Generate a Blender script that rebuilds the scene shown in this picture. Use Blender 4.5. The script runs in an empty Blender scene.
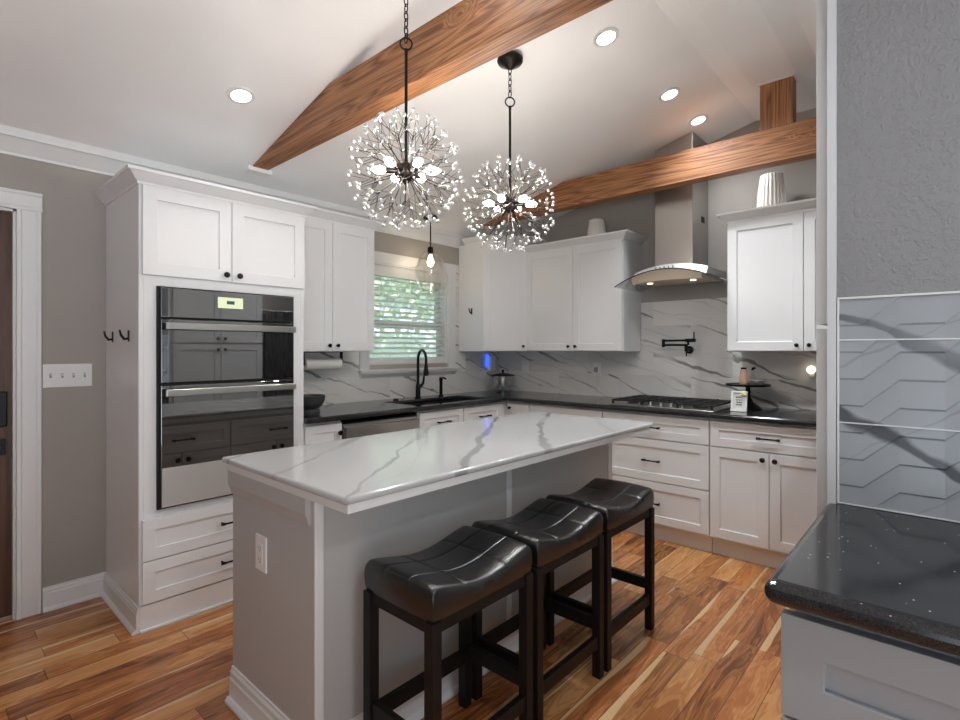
import bpy, bmesh, math, random
from mathutils import Vector, Matrix
random.seed(7)
S = bpy.context.scene
COL = S.collection

# ------------------------------------------------------------------ camera, world, exposure
cam = bpy.data.cameras.new('camera'); camo = bpy.data.objects.new('camera', cam); COL.objects.link(camo)
camo.location = (-4.1372, -3.4697, 1.3461)
camo.rotation_euler = (math.pi/2, 0, math.radians(42.0311-90))
cam.sensor_width = 36; cam.lens = 520.19/960*36; cam.shift_y = -9.96/960; cam.clip_start = .02
S.camera = camo

world = bpy.data.worlds.new('world'); S.world = world; world.use_nodes = True
wt = world.node_tree; wn = wt.nodes
SKY_UP, FILL_DOWN = .42, 2.9       # soft sky above, brighter fill added below the horizon to light the ceiling
_tc = wn.new('ShaderNodeTexCoord'); _sp = wn.new('ShaderNodeSeparateXYZ'); _mr = wn.new('ShaderNodeMapRange')
wt.links.new(_tc.outputs['Generated'], _sp.inputs[0]); wt.links.new(_sp.outputs[2], _mr.inputs[0])
_mr.inputs[1].default_value = -.12; _mr.inputs[2].default_value = .12; _mr.inputs[3].default_value = FILL_DOWN; _mr.inputs[4].default_value = SKY_UP
wn['Background'].inputs['Color'].default_value = (.80, .90, 1, 1)
wt.links.new(_mr.outputs[0], wn['Background'].inputs['Strength'])

sun = bpy.data.lights.new('sun', 'SUN'); sun.energy = 5.0; sun.angle = .01; sun.color = (1, .97, .92)
suno = bpy.data.objects.new('sun', sun); COL.objects.link(suno); suno.location = (0, -10, 20)
suno.rotation_euler = Vector((.15, .47, -.88)).to_track_quat('-Z', 'Y').to_euler()

S.view_settings.view_transform = 'Standard'; S.view_settings.look = 'None'
S.view_settings.gamma = 1; S.view_settings.use_curve_mapping = False
S.view_settings.exposure = 0.46
LAMP_W = 6.5          # one recessed ceiling lamp
PENDANT_W = 1.6        # clear-glass pendant over the sink
S.cycles.use_denoising = True
S.cycles.max_bounces = 10; S.cycles.diffuse_bounces = 5; S.cycles.glossy_bounces = 5
S.cycles.transmission_bounces = 8; S.cycles.transparent_max_bounces = 12
S.cycles.caustics_reflective = False; S.cycles.caustics_refractive = False
S.cycles.sample_clamp_indirect = 6

# ------------------------------------------------------------------ material helpers
def lin(c):
    r = []
    for v in c[:3]:
        v = v/255
        r.append(v/12.92 if v <= .04045 else ((v+.055)/1.055)**2.4)
    return (*r, 1)
class NT:
    def __init__(s, name):
        s.m = bpy.data.materials.new(name); s.m.use_nodes = True
        s.t = s.m.node_tree; s.b = s.t.nodes['Principled BSDF']
    def n(s, typ, ins=None, **kw):
        n = s.t.nodes.new('ShaderNode'+typ)
        for k, v in kw.items(): setattr(n, k, v)
        for k, v in (ins or {}).items():
            if isinstance(v, bpy.types.NodeSocket): s.t.links.new(v, n.inputs[k])
            else: n.inputs[k].default_value = v
        return n
    def math(s, op, a, b=0.0, c=None):
        ins = {0: a, 1: b}
        if c is not None: ins[2] = c
        return s.n('Math', ins, operation=op).outputs[0]
    def mix(s, f, a, b, blend='MIX'):
        n = s.n('Mix', {0: f, 6: a, 7: b}, data_type='RGBA', blend_type=blend)
        return n.outputs[2]
    def coord(s): return s.n('TexCoord').outputs['Object']
    def sep(s, v):
        n = s.n('SeparateXYZ', {0: v}); return n.outputs
    def comb(s, x, y, z=0.0): return s.n('CombineXYZ', {0: x, 1: y, 2: z}).outputs[0]
    def scale(s, v, k):
        return s.n('VectorMath', {0: v, 1: k}, operation='MULTIPLY').outputs[0]
    def add(s, a, b): return s.n('VectorMath', {0: a, 1: b}, operation='ADD').outputs[0]
    def noise(s, v, sc, det=3., rough=.5, dist=0.):
        return s.n('TexNoise', {'Vector': v, 'Scale': sc, 'Detail': det, 'Roughness': rough, 'Distortion': dist})
    def smooth(s, x, a, b, lo=0., hi=1.):
        return s.n('MapRange', {0: x, 1: a, 2: b, 3: lo, 4: hi}, interpolation_type='SMOOTHSTEP').outputs[0]
    def ramp(s, x, stops):
        n = s.n('ValToRGB', {0: x}); e = n.color_ramp.elements
        while len(e) < len(stops): e.new(.5)
        for q, (p, c) in zip(e, stops): q.position = p; q.color = c
        return n.outputs[0]
    def bump(s, h, strength, dist=.002):
        return s.n('Bump', {'Height': h, 'Strength': strength, 'Distance': dist}).outputs[0]
    def set(s, **kw):
        for k, v in kw.items():
            k = k.replace('_', ' ')
            i = s.b.inputs[k]
            if isinstance(v, bpy.types.NodeSocket): s.t.links.new(v, i)
            else: i.default_value = v
        return s.m
def plain(name, c, rough=.4, metal=0., bump=0., bscale=300., **kw):
    t = NT(name); t.set(Base_Color=lin(c), Roughness=rough, Metallic=metal, **kw)
    if bump:
        h = t.noise(t.coord(), bscale, 3).outputs[0]
        t.set(Normal=t.bump(h, bump, .001))
    return t.m

M = {}
M['cab'] = plain('white_cabinet_paint', (226, 226, 226), .32, bump=.04, bscale=60)
M['trim'] = plain('white_trim_paint', (222, 222, 221), .35, bump=.03, bscale=60)
M['dim_cab'] = plain('dimmed_cabinet_paint', (152, 155, 158), .38, bump=.05, bscale=60)  # the pantry's paint darkened, dim foreground light put into the tone
M['pantry'] = plain('lightened_cabinet_paint', (206, 208, 209), .36, bump=.05, bscale=60)  # same paint lightened to offset weak light at the pantry edge
M['isl'] = plain('island_paint', (180, 178, 175), .45, bump=.08, bscale=120)
M['black'] = plain('black_metal', (22, 21, 21), .35, 0.6)
M['bronze'] = plain('dark_bronze', (38, 31, 28), .38, .8)
M['gap'] = plain('dark_gap', (30, 30, 30), .8)
M['white_plastic'] = plain('white_plastic', (228, 228, 226), .35)
M['chrome'] = plain('chrome', (215, 212, 208), .14, 1.)
M['blackglass'] = plain('black_glass', (14, 14, 15), .03, 0., IOR=2.9)
M['iron'] = plain('cast_iron', (24, 24, 25), .55)
M['sink'] = plain('black_composite', (20, 20, 21), .45, bump=.1, bscale=500)
M['towel'] = plain('paper_towel', (232, 228, 222), .9, bump=.3, bscale=200)
M['ceramic'] = plain('white_ceramic', (236, 232, 226), .45)
M['darkbowl'] = plain('charcoal_ceramic', (62, 63, 65), .35)
M['blackwood'] = NT('espresso_wood').m
def _():
    t = NT('espresso_wood'); p = t.coord()
    f = t.noise(t.scale(p, (40, 40, 4)), 1, 4).outputs[0]
    return t.set(Base_Color=t.ramp(f, [(.3, lin((11, 10, 10))), (.8, lin((24, 19, 17)))]), Roughness=.5, Specular_IOR_Level=.3)
M['blackwood'] = _()

def glassy(name, col, fres=1.45, base_gloss=0.0, rough=0.0):   # clear thin glass that lets light pass
    t = NT(name); t.t.nodes.remove(t.b)
    tr = t.n('BsdfTransparent', {0: col}); gl = t.n('BsdfGlossy', {0: (1, 1, 1, 1), 'Roughness': rough})
    fc_ = t.n('LayerWeight', {0: .5}).outputs['Facing']
    f = t.math('MINIMUM', t.math('ADD', t.math('MULTIPLY', t.math('POWER', fc_, 3.), .8), .04+base_gloss), 1.)
    mx = t.n('MixShader', {0: f, 1: tr.outputs[0], 2: gl.outputs[0]})
    t.t.links.new(mx.outputs[0], t.t.nodes['Material Output'].inputs[0]); return t.m
M['pane'] = glassy('window_glass', (.93, .97, .97, 1))
M['globe'] = glassy('clear_glass', (.95, .95, .94, 1), 1.5, .03)
M['hoodglass'] = glassy('tinted_glass', (.80, .85, .84, 1), 1.6, .06)
M['crystal'] = NT('crystal').set(Base_Color=(1, 1, 1, 1), Roughness=.05, Transmission_Weight=.6, IOR=1.5)
def emit(name, col, st):
    t = NT(name); t.set(Base_Color=(0, 0, 0, 1), Emission_Color=(*col, 1), Emission_Strength=st); return t.m
M['lamp'] = emit('lamp_lens', (1, .985, .96), 14)
M['bulb'] = emit('bulb_glow', (1, .94, .85), 125)
M['pbulb'] = emit('pendant_bulb_glow', (1, .82, .56), 30)
M['blue'] = emit('blue_led', (.03, .10, 1), 1.5)
M['night'] = emit('night_light', (1, .86, .66), 2.2)
M['screen'] = emit('oven_screen', (.80, .86, .55), .75)
M['screen_mark'] = emit('screen_mark', (.05, .16, .30), .3)

def _():
    t = NT('brushed_steel'); p = t.coord()
    f = t.noise(t.scale(p, (3, 3, 420)), 1, 2).outputs[0]
    return t.set(Base_Color=lin((176, 174, 171)), Metallic=1., Roughness=.28)
M['steel'] = _()
M['steel_band'] = plain('satin_steel_band', (205, 203, 200), .42, .6)
M['steel_soft'] = plain('lamp_tinted_steel', (206, 190, 172), .5, .7)  # steel tinted tan, warm lamplight under the hood put into the colour
def _():
    t = NT('dark_steel'); p = t.coord()
    f = t.noise(t.scale(p, (260, 260, 6)), 1, 2).outputs[0]
    return t.set(Base_Color=lin((120, 121, 123)), Metallic=1., Roughness=t.smooth(f, .2, .8, .2, .34))
M['fridge'] = _()

def wall_paint(name, c, amount, sc):
    t = NT(name); p = t.coord()
    a = t.noise(p, sc, 5, .6, .2).outputs[0]; h = t.smooth(a, .42, .68)
    b = t.noise(p, sc*4, 2).outputs[0]
    hh = t.math('ADD', h, t.math('MULTIPLY', b, .35))
    k = t.noise(p, 1.3, 2).outputs[0]
    col = t.mix(t.smooth(k, .3, .7), lin(c), lin([v*.965 for v in c]))
    return t.set(Base_Color=col, Roughness=.85, Normal=t.bump(hh, amount, .003))
M['wall'] = wall_paint('taupe_wall_paint', (166, 160, 153), .15, 120)
M['wall_grey'] = wall_paint('grey_textured_paint', (140, 140, 140), .60, 62)
M['ceil'] = wall_paint('white_ceiling_paint', (246, 245, 244), .05, 60)

def _():   # hickory / acacia plank floor, boards along X
    t = NT('plank_floor'); x, y, z = t.sep(t.coord())
    W = .105; L = .86
    yy = t.math('DIVIDE', y, W); row = t.math('FLOOR', yy)
    rr = t.n('TexWhiteNoise', {'W': row}, noise_dimensions='1D').outputs[0]
    xx = t.math('ADD', t.math('DIVIDE', x, L), t.math('MULTIPLY', rr, 9.7)); colm = t.math('FLOOR', xx)
    idn = t.n('TexWhiteNoise', {'Vector': t.comb(row, colm, 3.)}, noise_dimensions='3D')
    idv = idn.outputs['Color']; idf = idn.outputs['Value']
    off = t.scale(idv, (31., 17., 11.))
    # big cathedral grain: distorted rings stretched along the board
    gp = t.add(t.comb(t.math('MULTIPLY', x, 1.5), t.math('MULTIPLY', y, 9.), 0.), off)
    g = t.noise(gp, 1.5, 3, .5, .8).outputs[0]
    rings = t.math('FRACT', t.math('MULTIPLY', g, 7.))
    rings = t.smooth(t.math('ABSOLUTE', t.math('SUBTRACT', rings, .5)), .0, .5)
    fine = t.noise(t.add(t.comb(t.math('MULTIPLY', x, 5.), t.math('MULTIPLY', y, 150.), 0.), off), 1., 4, .6).outputs[0]
    v = t.math('ADD', t.math('MULTIPLY', g, .75), t.math('MULTIPLY', rings, .16))
    v = t.math('ADD', v, t.math('MULTIPLY', fine, .22))
    v = t.math('ADD', v, t.math('MULTIPLY', t.math('SUBTRACT', idf, .5), .34))
    heart = t.ramp(v, [(.18, lin((82, 50, 29))), (.34, lin((140, 91, 52))), (.54, lin((182, 124, 74))), (.80, lin((212, 160, 106)))])
    hue = t.sep(idv)
    heart = t.mix(t.math('MULTIPLY', hue[1], .45), heart, lin((150, 78, 34)), 'SOFT_LIGHT')
    # pale sapwood running along one side of some boards
    fy = t.math('FRACT', yy)
    side = t.math('ADD', fy, t.math('MULTIPLY', t.math('SUBTRACT', t.noise(t.add(t.comb(t.math('MULTIPLY', x, 1.3), 0., 0.), off), 1., 2).outputs[0], .5), 1.25))
    sap = t.math('MULTIPLY', t.smooth(side, .82, .87), t.math('GREATER_THAN', hue[2], .38))
    sapc = t.mix(fine, lin((232, 198, 152)), lin((206, 162, 114)))
    col = t.mix(sap, heart, sapc)
    ex = t.math('FRACT', xx)
    gap = t.math('MINIMUM', t.math('MULTIPLY', t.math('MINIMUM', fy, t.math('SUBTRACT', 1., fy)), W),
                 t.math('MULTIPLY', t.math('MINIMUM', ex, t.math('SUBTRACT', 1., ex)), L))
    gm = t.smooth(gap, .0, .0022)
    col = t.mix(gm, lin((38, 22, 14)), col)
    hgt = t.math('ADD', gm, t.math('MULTIPLY', fine, .12))
    ro = t.smooth(fine, .2, .8, .17, .30)
    return t.set(Base_Color=col, Roughness=ro, Normal=t.bump(hgt, .25, .002))
M['floor'] = _()

def pine(name, vertical):   # old pine, grain along Y or up
    t = NT(name); p = t.coord(); x, y, z = t.sep(p)
    if vertical: y, z = z, y
    k = t.n('TexVoronoi', {'Vector': t.comb(t.math('MULTIPLY', x, 2.), t.math('MULTIPLY', y, 1.5), t.math('MULTIPLY', z, 3.2)), 'Scale': 1.2}, feature='F1').outputs['Distance']
    knot = t.smooth(k, .02, .22, 1., 0.)
    q = t.add(t.comb(t.math('MULTIPLY', x, 11.), t.math('MULTIPLY', y, .55), t.math('MULTIPLY', z, 11.)), t.comb(t.math('MULTIPLY', knot, 1.4), 0., t.math('MULTIPLY', knot, 1.6)))
    g = t.noise(q, 1., 3, .5, .5).outputs[0]
    rings = t.math('FRACT', t.math('MULTIPLY', g, 15.))
    rings = t.math('MULTIPLY', t.math('ABSOLUTE', t.math('SUBTRACT', rings, .5)), 2.)
    fine = t.noise(t.comb(t.math('MULTIPLY', x, 95.), t.math('MULTIPLY', y, 1.3), t.math('MULTIPLY', z, 95.)), 1., 4).outputs[0]
    v = t.math('ADD', t.math('MULTIPLY', rings, .55), t.math('MULTIPLY', fine, .42))
    col = t.ramp(v, [(.10, lin((78, 45, 26))), (.42, lin((142, 92, 57))), (.85, lin((176, 124, 81)))])
    col = t.mix(t.math('MULTIPLY', t.smooth(k, .0, .13, 1., 0.), .75), col, lin((62, 30, 16)))
    return t.set(Base_Color=col, Roughness=.55, Normal=t.bump(v, .2, .002))
M['beam'] = pine('pine_beam', False); M['post'] = pine('pine_post', True)

def _():   # dark stained door
    t = NT('door_wood'); x, y, z = t.sep(t.coord())
    g = t.noise(t.comb(t.math('MULTIPLY', x, 22.), 0., t.math('MULTIPLY', z, 1.4)), 1., 5, .6, .7).outputs[0]
    f = t.noise(t.comb(t.math('MULTIPLY', x, 160.), 0., t.math('MULTIPLY', z, 9.)), 1., 3).outputs[0]
    v = t.math('ADD', t.math('MULTIPLY', g, .7), t.math('MULTIPLY', f, .3))
    return t.set(Base_Color=t.ramp(v, [(.3, lin((48, 29, 19))), (.5, lin((80, 49, 31))), (.75, lin((106, 70, 46)))]), Roughness=.42)
M['door'] = _()

def veins(t, p, sc, width, seed=0., warp=.5, rough=.55):
    w = t.noise(t.add(p, (seed, seed*.7, seed*1.3)), sc*1.1, 3, .5).outputs['Color']
    q = t.add(t.add(p, (seed*2.1, 0, seed)), t.scale(w, (warp, warp, warp)))
    n = t.noise(q, sc, 4, rough).outputs[0]
    d = t.math('ABSOLUTE', t.math('SUBTRACT', n, .5))
    thick = t.noise(t.add(p, (9.+seed, 4., 2.)), sc*1.6, 2).outputs[0]
    wd = t.smooth(thick, .35, .7, width*.25, width*1.6)
    line = t.math('SUBTRACT', 1., t.smooth(t.math('DIVIDE', d, wd), .25, 1.))
    keep = t.smooth(t.noise(t.add(p, (3., 7.+seed, 1.)), sc*.9, 2).outputs[0], .44, .56)
    return t.math('MULTIPLY', line, keep)
def ribbons(t, along, across, period, width, wob, seed):   # long soft veins running along one direction
    p = t.comb(t.math('MULTIPLY', along, .8), t.math('MULTIPLY', across, 1.3), seed)
    w1 = t.noise(p, 1.6, 4, .55).outputs[0]; w2 = t.noise(p, 9., 3, .6).outputs[0]
    q = t.math('ADD', t.math('DIVIDE', across, period), t.math('MULTIPLY', t.math('SUBTRACT', w1, .5), wob))
    q = t.math('ADD', q, t.math('MULTIPLY', t.math('SUBTRACT', w2, .5), wob*.10))
    d = t.math('MULTIPLY', t.math('ABSOLUTE', t.math('SUBTRACT', t.math('FRACT', q), .5)), period)
    th = t.noise(t.add(p, (5., 3., 0.)), 3.2, 3).outputs[0]
    wd = t.smooth(th, .32, .72, width*.2, width)
    line = t.math('SUBTRACT', 1., t.smooth(t.math('DIVIDE', d, wd), .35, 1.))
    keep = t.smooth(t.noise(t.add(p, (1., 8., 4.)), 1.5, 2).outputs[0], .40, .56)
    return t.math('MULTIPLY', line, t.math('ADD', t.math('MULTIPLY', keep, .8), .2))
def rot2(t, u, v, ang):
    c, s_ = math.cos(ang), math.sin(ang)
    return (t.math('ADD', t.math('MULTIPLY', u, c), t.math('MULTIPLY', v, s_)), t.math('SUBTRACT', t.math('MULTIPLY', v, c), t.math('MULTIPLY', u, s_)))
def _():   # island marble top
    t = NT('white_marble'); x, y, z = t.sep(t.coord())
    al, ac = rot2(t, x, y, math.radians(36))
    a = ribbons(t, al, ac, .30, .034, .9, 3.3); b = ribbons(t, al, ac, .21, .008, 1.6, 8.1)
    base = t.mix(t.noise(t.coord(), 1.4, 4).outputs[0], lin((190, 190, 190)), lin((177, 177, 177)))
    c = t.mix(t.math('MULTIPLY', a, .75), base, lin((128, 128, 130)))
    c = t.mix(t.math('MULTIPLY', b, .3), c, lin((166, 162, 156)))
    return t.set(Base_Color=c, Roughness=.12)
M['marble'] = _()
def tile_mat(name, axis, light, dark, th=.203, tw=.61, z0=.935, shift=0., rot=1., grout=(214, 212, 208)):
    t = NT(name); x, y, z = t.sep(t.coord())
    u = t.math('ADD', x if axis == 'x' else y, shift)
    vz = t.math('DIVIDE', t.math('SUBTRACT', z, z0), th); row = t.math('FLOOR', vz)
    uu = t.math('ADD', t.math('DIVIDE', u, tw), t.math('MULTIPLY', t.math('MODULO', row, 2.), .5)); colm = t.math('FLOOR', uu)
    idv = t.n('TexWhiteNoise', {'Vector': t.comb(row, colm, 1.)}, noise_dimensions='3D').outputs['Color']
    r3 = t.sep(idv)
    ca, sa = math.cos(rot), math.sin(rot)
    along = t.math('ADD', t.math('MULTIPLY', u, ca), t.math('MULTIPLY', z, sa))
    across = t.math('SUBTRACT', t.math('MULTIPLY', z, ca), t.math('MULTIPLY', u, sa))
    o1, o2, o3 = t.sep(idv)
    along = t.math('ADD', along, t.math('MULTIPLY', o1, 23.)); across = t.math('ADD', across, t.math('MULTIPLY', o2, 11.))
    p = t.comb(along, across, 0.)
    a = ribbons(t, along, across, .19, .020, 1.5, 1.7); b = ribbons(t, along, across, .14, .007, 2.2, 5.2)
    cloud = t.smooth(t.noise(p, 1.1, 4).outputs[0], .3, .75)
    base = t.mix(cloud, lin(light), lin(dark))
    c = t.mix(t.math('MULTIPLY', a, .85), base, lin((122, 117, 113)))
    c = t.mix(t.math('MULTIPLY', b, .5), c, lin((150, 138, 124)))
    fu = t.math('FRACT', uu); fv = t.math('FRACT', vz)
    g = t.math('MINIMUM', t.math('MULTIPLY', t.math('MINIMUM', fu, t.math('SUBTRACT', 1., fu)), tw), t.math('MULTIPLY', t.math('MINIMUM', fv, t.math('SUBTRACT', 1., fv)), th))
    gm = t.smooth(g, .0006, .0022)
    c = t.mix(gm, lin(grout), c)
    return t.set(Base_Color=c, Roughness=t.smooth(gm, 0., 1., .7, .16), Normal=t.bump(gm, .3, .001))
M['tileA'] = tile_mat('marble_tile_window_wall', 'x', (232, 230, 226), (208, 206, 203), shift=.2, rot=-.35)
M['tileB'] = tile_mat('marble_tile_range_wall', 'y', (234, 232, 229), (210, 208, 206), shift=.14, rot=.33)
def _():   # embossed marble tile (relief is in the mesh)
    t = NT('embossed_marble_tile'); x, y, z = t.sep(t.coord())
    along, across = rot2(t, y, z, math.radians(25)); p = t.coord()
    a = ribbons(t, along, across, .23, .034, 1.5, 7.4); b = ribbons(t, *rot2(t, y, z, math.radians(-28)), .17, .010, 1.6, 3.4)
    base = t.mix(t.noise(p, 3., 4).outputs[0], lin((172, 177, 180)), lin((150, 155, 159)))
    c = t.mix(t.math('MULTIPLY', a, .85), base, lin((66, 69, 74)))
    c = t.mix(t.math('MULTIPLY', b, .8), c, lin((96, 98, 102)))
    return t.set(Base_Color=c, Roughness=.22)
M['tileC'] = _()
def _():   # black speckled stone
    t = NT('black_granite'); p = t.coord()
    v = t.n('TexVoronoi', {'Vector': p, 'Scale': 130.}, feature='F1')
    rnd = t.sep(v.outputs['Color'])[0]
    sp = t.math('MULTIPLY', t.smooth(v.outputs['Distance'], .12, .26, 1., 0.), t.math('GREATER_THAN', rnd, .965))
    n = t.noise(p, 420., 2).outputs[0]
    base = t.mix(t.smooth(n, .45, .7), lin((27, 28, 30)), lin((50, 51, 54)))
    c = t.mix(sp, base, lin((225, 225, 222)))
    return t.set(Base_Color=c, Roughness=.13, Specular_IOR_Level=.6)
M['granite'] = _()
def _():
    t = NT('black_leather'); p = t.coord()
    v = t.n('TexVoronoi', {'Vector': p, 'Scale': 420.}, feature='DISTANCE_TO_EDGE').outputs['Distance']
    n = t.noise(p, 14., 3).outputs[0]
    h = t.math('ADD', t.math('MULTIPLY', v, .6), t.math('MULTIPLY', n, 1.2))
    return t.set(Base_Color=lin((21, 21, 22)), Roughness=.24, Specular_IOR_Level=.8, Normal=t.bump(h, .18, .003))
M['leather'] = _()
M['stitch'] = plain('seam_thread', (13, 12, 12), .8)
M['slat'] = plain('white_slat', (232, 234, 232), .45)
M['siding'] = plain('pale_siding', (232, 238, 238), .8)
M['leaf'] = plain('green_leaves', (218, 227, 212), .6)
M['grass'] = plain('green_lawn', (110, 150, 84), .9)
M['artpaper'] = plain('print_paper', (214, 212, 208), .9)
M['ink'] = plain('ink', (58, 58, 66), .9)
M['flower'] = plain('pale_yellow_petals', (226, 222, 160), .8)
M['peach'] = plain('peach_glaze', (214, 172, 150), .4)
M['greyglaze'] = plain('grey_glaze', (150, 150, 148), .35)
M['copper'] = plain('brown_hook_metal', (74, 38, 30), .45, .5)

# ------------------------------------------------------------------ mesh helpers
def wloc(o):
    v = Vector((0, 0, 0))
    while o is not None: v = v + o.location; o = o.parent
    return v
class MB:
    def __init__(s): s.bm = bmesh.new()
    def quad(s, vs): return s.bm.faces.new([s.bm.verts.new(v) for v in vs])
    def box(s, a, b):
        x0, x1 = sorted((a[0], b[0])); y0, y1 = sorted((a[1], b[1])); z0, z1 = sorted((a[2], b[2]))
        v = [s.bm.verts.new((x, y, z)) for x in (x0, x1) for y in (y0, y1) for z in (z0, z1)]
        for f in ((0, 1, 3, 2), (4, 6, 7, 5), (0, 4, 5, 1), (2, 3, 7, 6), (0, 2, 6, 4), (1, 5, 7, 3)):
            s.bm.faces.new([v[i] for i in f])
        return s
    def hexa(s, lo, hi):      # two quads of four points
        a = [s.bm.verts.new(p) for p in lo]; b = [s.bm.verts.new(p) for p in hi]
        s.bm.faces.new(a[::-1]); s.bm.faces.new(b)
        for i in range(4): s.bm.faces.new((a[i], a[(i+1) % 4], b[(i+1) % 4], b[i]))
        return s
    def prism(s, poly, ext):  # polygon of 3-d points extruded by vector
        e = Vector(ext); a = [s.bm.verts.new(p) for p in poly]; b = [s.bm.verts.new(Vector(p)+e) for p in poly]
        n = len(poly); s.bm.faces.new(a[::-1]); s.bm.faces.new(b)
        for i in range(n): s.bm.faces.new((a[i], a[(i+1) % n], b[(i+1) % n], b[i]))
        return s
    def tube(s, pts, r, seg=10, closed=False):
        pts = [Vector(p) for p in pts]; n = len(pts); rs = r if isinstance(r, (list, tuple)) else [r]*n
        rings = []; prev = None
        for i, p in enumerate(pts):
            if closed: d = (pts[(i+1) % n]-pts[i-1])
            else: d = (pts[min(i+1, n-1)]-pts[max(i-1, 0)])
            d.normalize()
            if prev is None:
                a = Vector((0, 0, 1)) if abs(d.z) < .9 else Vector((1, 0, 0)); u = d.cross(a).normalized()
            else:
                u = (prev-d*prev.dot(d)); u = u.normalized() if u.length > 1e-6 else d.orthogonal().normalized()
            prev = u; w = d.cross(u)
            rings.append([s.bm.verts.new(p+(u*math.cos(2*math.pi*k/seg)+w*math.sin(2*math.pi*k/seg))*rs[i]) for k in range(seg)])
        m = n if closed else n-1
        for i in range(m):
            A, B = rings[i], rings[(i+1) % n]
            for k in range(seg): s.bm.faces.new((A[k], A[(k+1) % seg], B[(k+1) % seg], B[k]))
        if not closed: s.bm.faces.new(rings[0][::-1]); s.bm.faces.new(rings[-1])
        return s
    def lathe(s, prof, c, axis=(0, 0, 1), seg=24, flute=None, loop=False):
        ax = Vector(axis).normalized(); u = ax.orthogonal().normalized(); w = ax.cross(u); c = Vector(c); rings = []
        for r, h in prof:
            if r < 1e-6: rings.append([s.bm.verts.new(c+ax*h)])
            else:
                ring = []
                for k in range(seg):
                    a = 2*math.pi*k/seg; rr = r*(1+flute[1]*math.cos(flute[0]*a)) if flute else r
                    ring.append(s.bm.verts.new(c+ax*h+(u*math.cos(a)+w*math.sin(a))*rr))
                rings.append(ring)
        for A, B in zip(rings, rings[1:]+(rings[:1] if loop else [])):
            if len(A) == 1 and len(B) == 1: continue
            for k in range(seg):
                k2 = (k+1) % seg
                if len(A) == 1: s.bm.faces.new((A[0], B[k2], B[k]))
                elif len(B) == 1: s.bm.faces.new((A[k], A[k2], B[0]))
                else: s.bm.faces.new((A[k], A[k2], B[k2], B[k]))
        if not loop and len(rings[0]) > 1: s.bm.faces.new(rings[0][::-1])
        if not loop and len(rings[-1]) > 1: s.bm.faces.new(rings[-1])
        return s
    def sphere(s, c, r, seg=12, rings=8, sq=(1, 1, 1)):
        m = Matrix.Translation(c) @ Matrix.Diagonal((r*sq[0], r*sq[1], r*sq[2], 1))
        bmesh.ops.create_uvsphere(s.bm, u_segments=seg, v_segments=rings, radius=1, matrix=m); return s
    def cells(s, As, Bs, fill, c0, c1, ax='xyz'):   # slab of grid cells in (a,b), thickness c0..c1
        idx = {'x': 0, 'y': 1, 'z': 2}; ia, ib, ic = (idx[q] for q in ax); vc = {}
        def V(i, j, k):
            if (i, j, k) not in vc:
                p = [0, 0, 0]; p[ia] = As[i]; p[ib] = Bs[j]; p[ic] = (c0, c1)[k]; vc[i, j, k] = s.bm.verts.new(p)
            return vc[i, j, k]
        na, nb = len(As)-1, len(Bs)-1
        F = lambda i, j: 0 <= i < na and 0 <= j < nb and fill((As[i]+As[i+1])/2, (Bs[j]+Bs[j+1])/2)
        for i in range(na):
            for j in range(nb):
                if not F(i, j): continue
                for k in (0, 1): s.bm.faces.new((V(i, j, k), V(i+1, j, k), V(i+1, j+1, k), V(i, j+1, k)))
                if not F(i-1, j): s.bm.faces.new((V(i, j, 0), V(i, j+1, 0), V(i, j+1, 1), V(i, j, 1)))
                if not F(i+1, j): s.bm.faces.new((V(i+1, j, 0), V(i+1, j+1, 0), V(i+1, j+1, 1), V(i+1, j, 1)))
                if not F(i, j-1): s.bm.faces.new((V(i, j, 0), V(i+1, j, 0), V(i+1, j, 1), V(i, j, 1)))
                if not F(i, j+1): s.bm.faces.new((V(i, j+1, 0), V(i+1, j+1, 0), V(i+1, j+1, 1), V(i, j+1, 1)))
        return s
    def sweep(s, prof, path, side=1):   # profile [(out, z)], path [(x,y)], mitred; out is to the right of travel * side
        P = [Vector((p[0], p[1])) for p in path]; n = len(P); nor = []
        for i in range(n-1):
            d = (P[i+1]-P[i]).normalized(); nor.append(Vector((d.y, -d.x))*side)
        rows = []
        for i in range(n):
            if i == 0: m = nor[0]
            elif i == n-1: m = nor[-1]
            else: m = (nor[i-1]+nor[i])/(1+nor[i-1].dot(nor[i]))
            rows.append([s.bm.verts.new((P[i].x+m.x*o, P[i].y+m.y*o, z)) for o, z in prof])
        k = len(prof)
        for A, B in zip(rows, rows[1:]):
            for j in range(k): s.bm.faces.new((A[j], A[(j+1) % k], B[(j+1) % k], B[j]))
        s.bm.faces.new(rows[0][::-1]); s.bm.faces.new(rows[-1]); return s
    def front(s, P0, U, W, w, h, rail=.057, t=.02, rec=.009, flat=False):
        P0, U, W = Vector(P0), Vector(U), Vector(W); Z = Vector((0, 0, 1))
        pt = lambda u, z, o: s.bm.verts.new(P0+U*u+Z*z+W*o)
        R = lambda a, b, c, d, o: [pt(a, b, o), pt(c, b, o), pt(c, d, o), pt(a, d, o)]
        bk = R(0, 0, w, h, 0); fr = R(0, 0, w, h, t)
        s.bm.faces.new(bk[::-1])
        for i in range(4): s.bm.faces.new((bk[i], bk[(i+1) % 4], fr[(i+1) % 4], fr[i]))
        if flat: s.bm.faces.new(fr); return s
        a = R(rail, rail, w-rail, h-rail, t); b = R(rail, rail, w-rail, h-rail, t-rec)
        for i in range(4):
            j = (i+1) % 4
            s.bm.faces.new((fr[i], fr[j], a[j], a[i])); s.bm.faces.new((a[i], a[j], b[j], b[i]))
        s.bm.faces.new(b); return s
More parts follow.
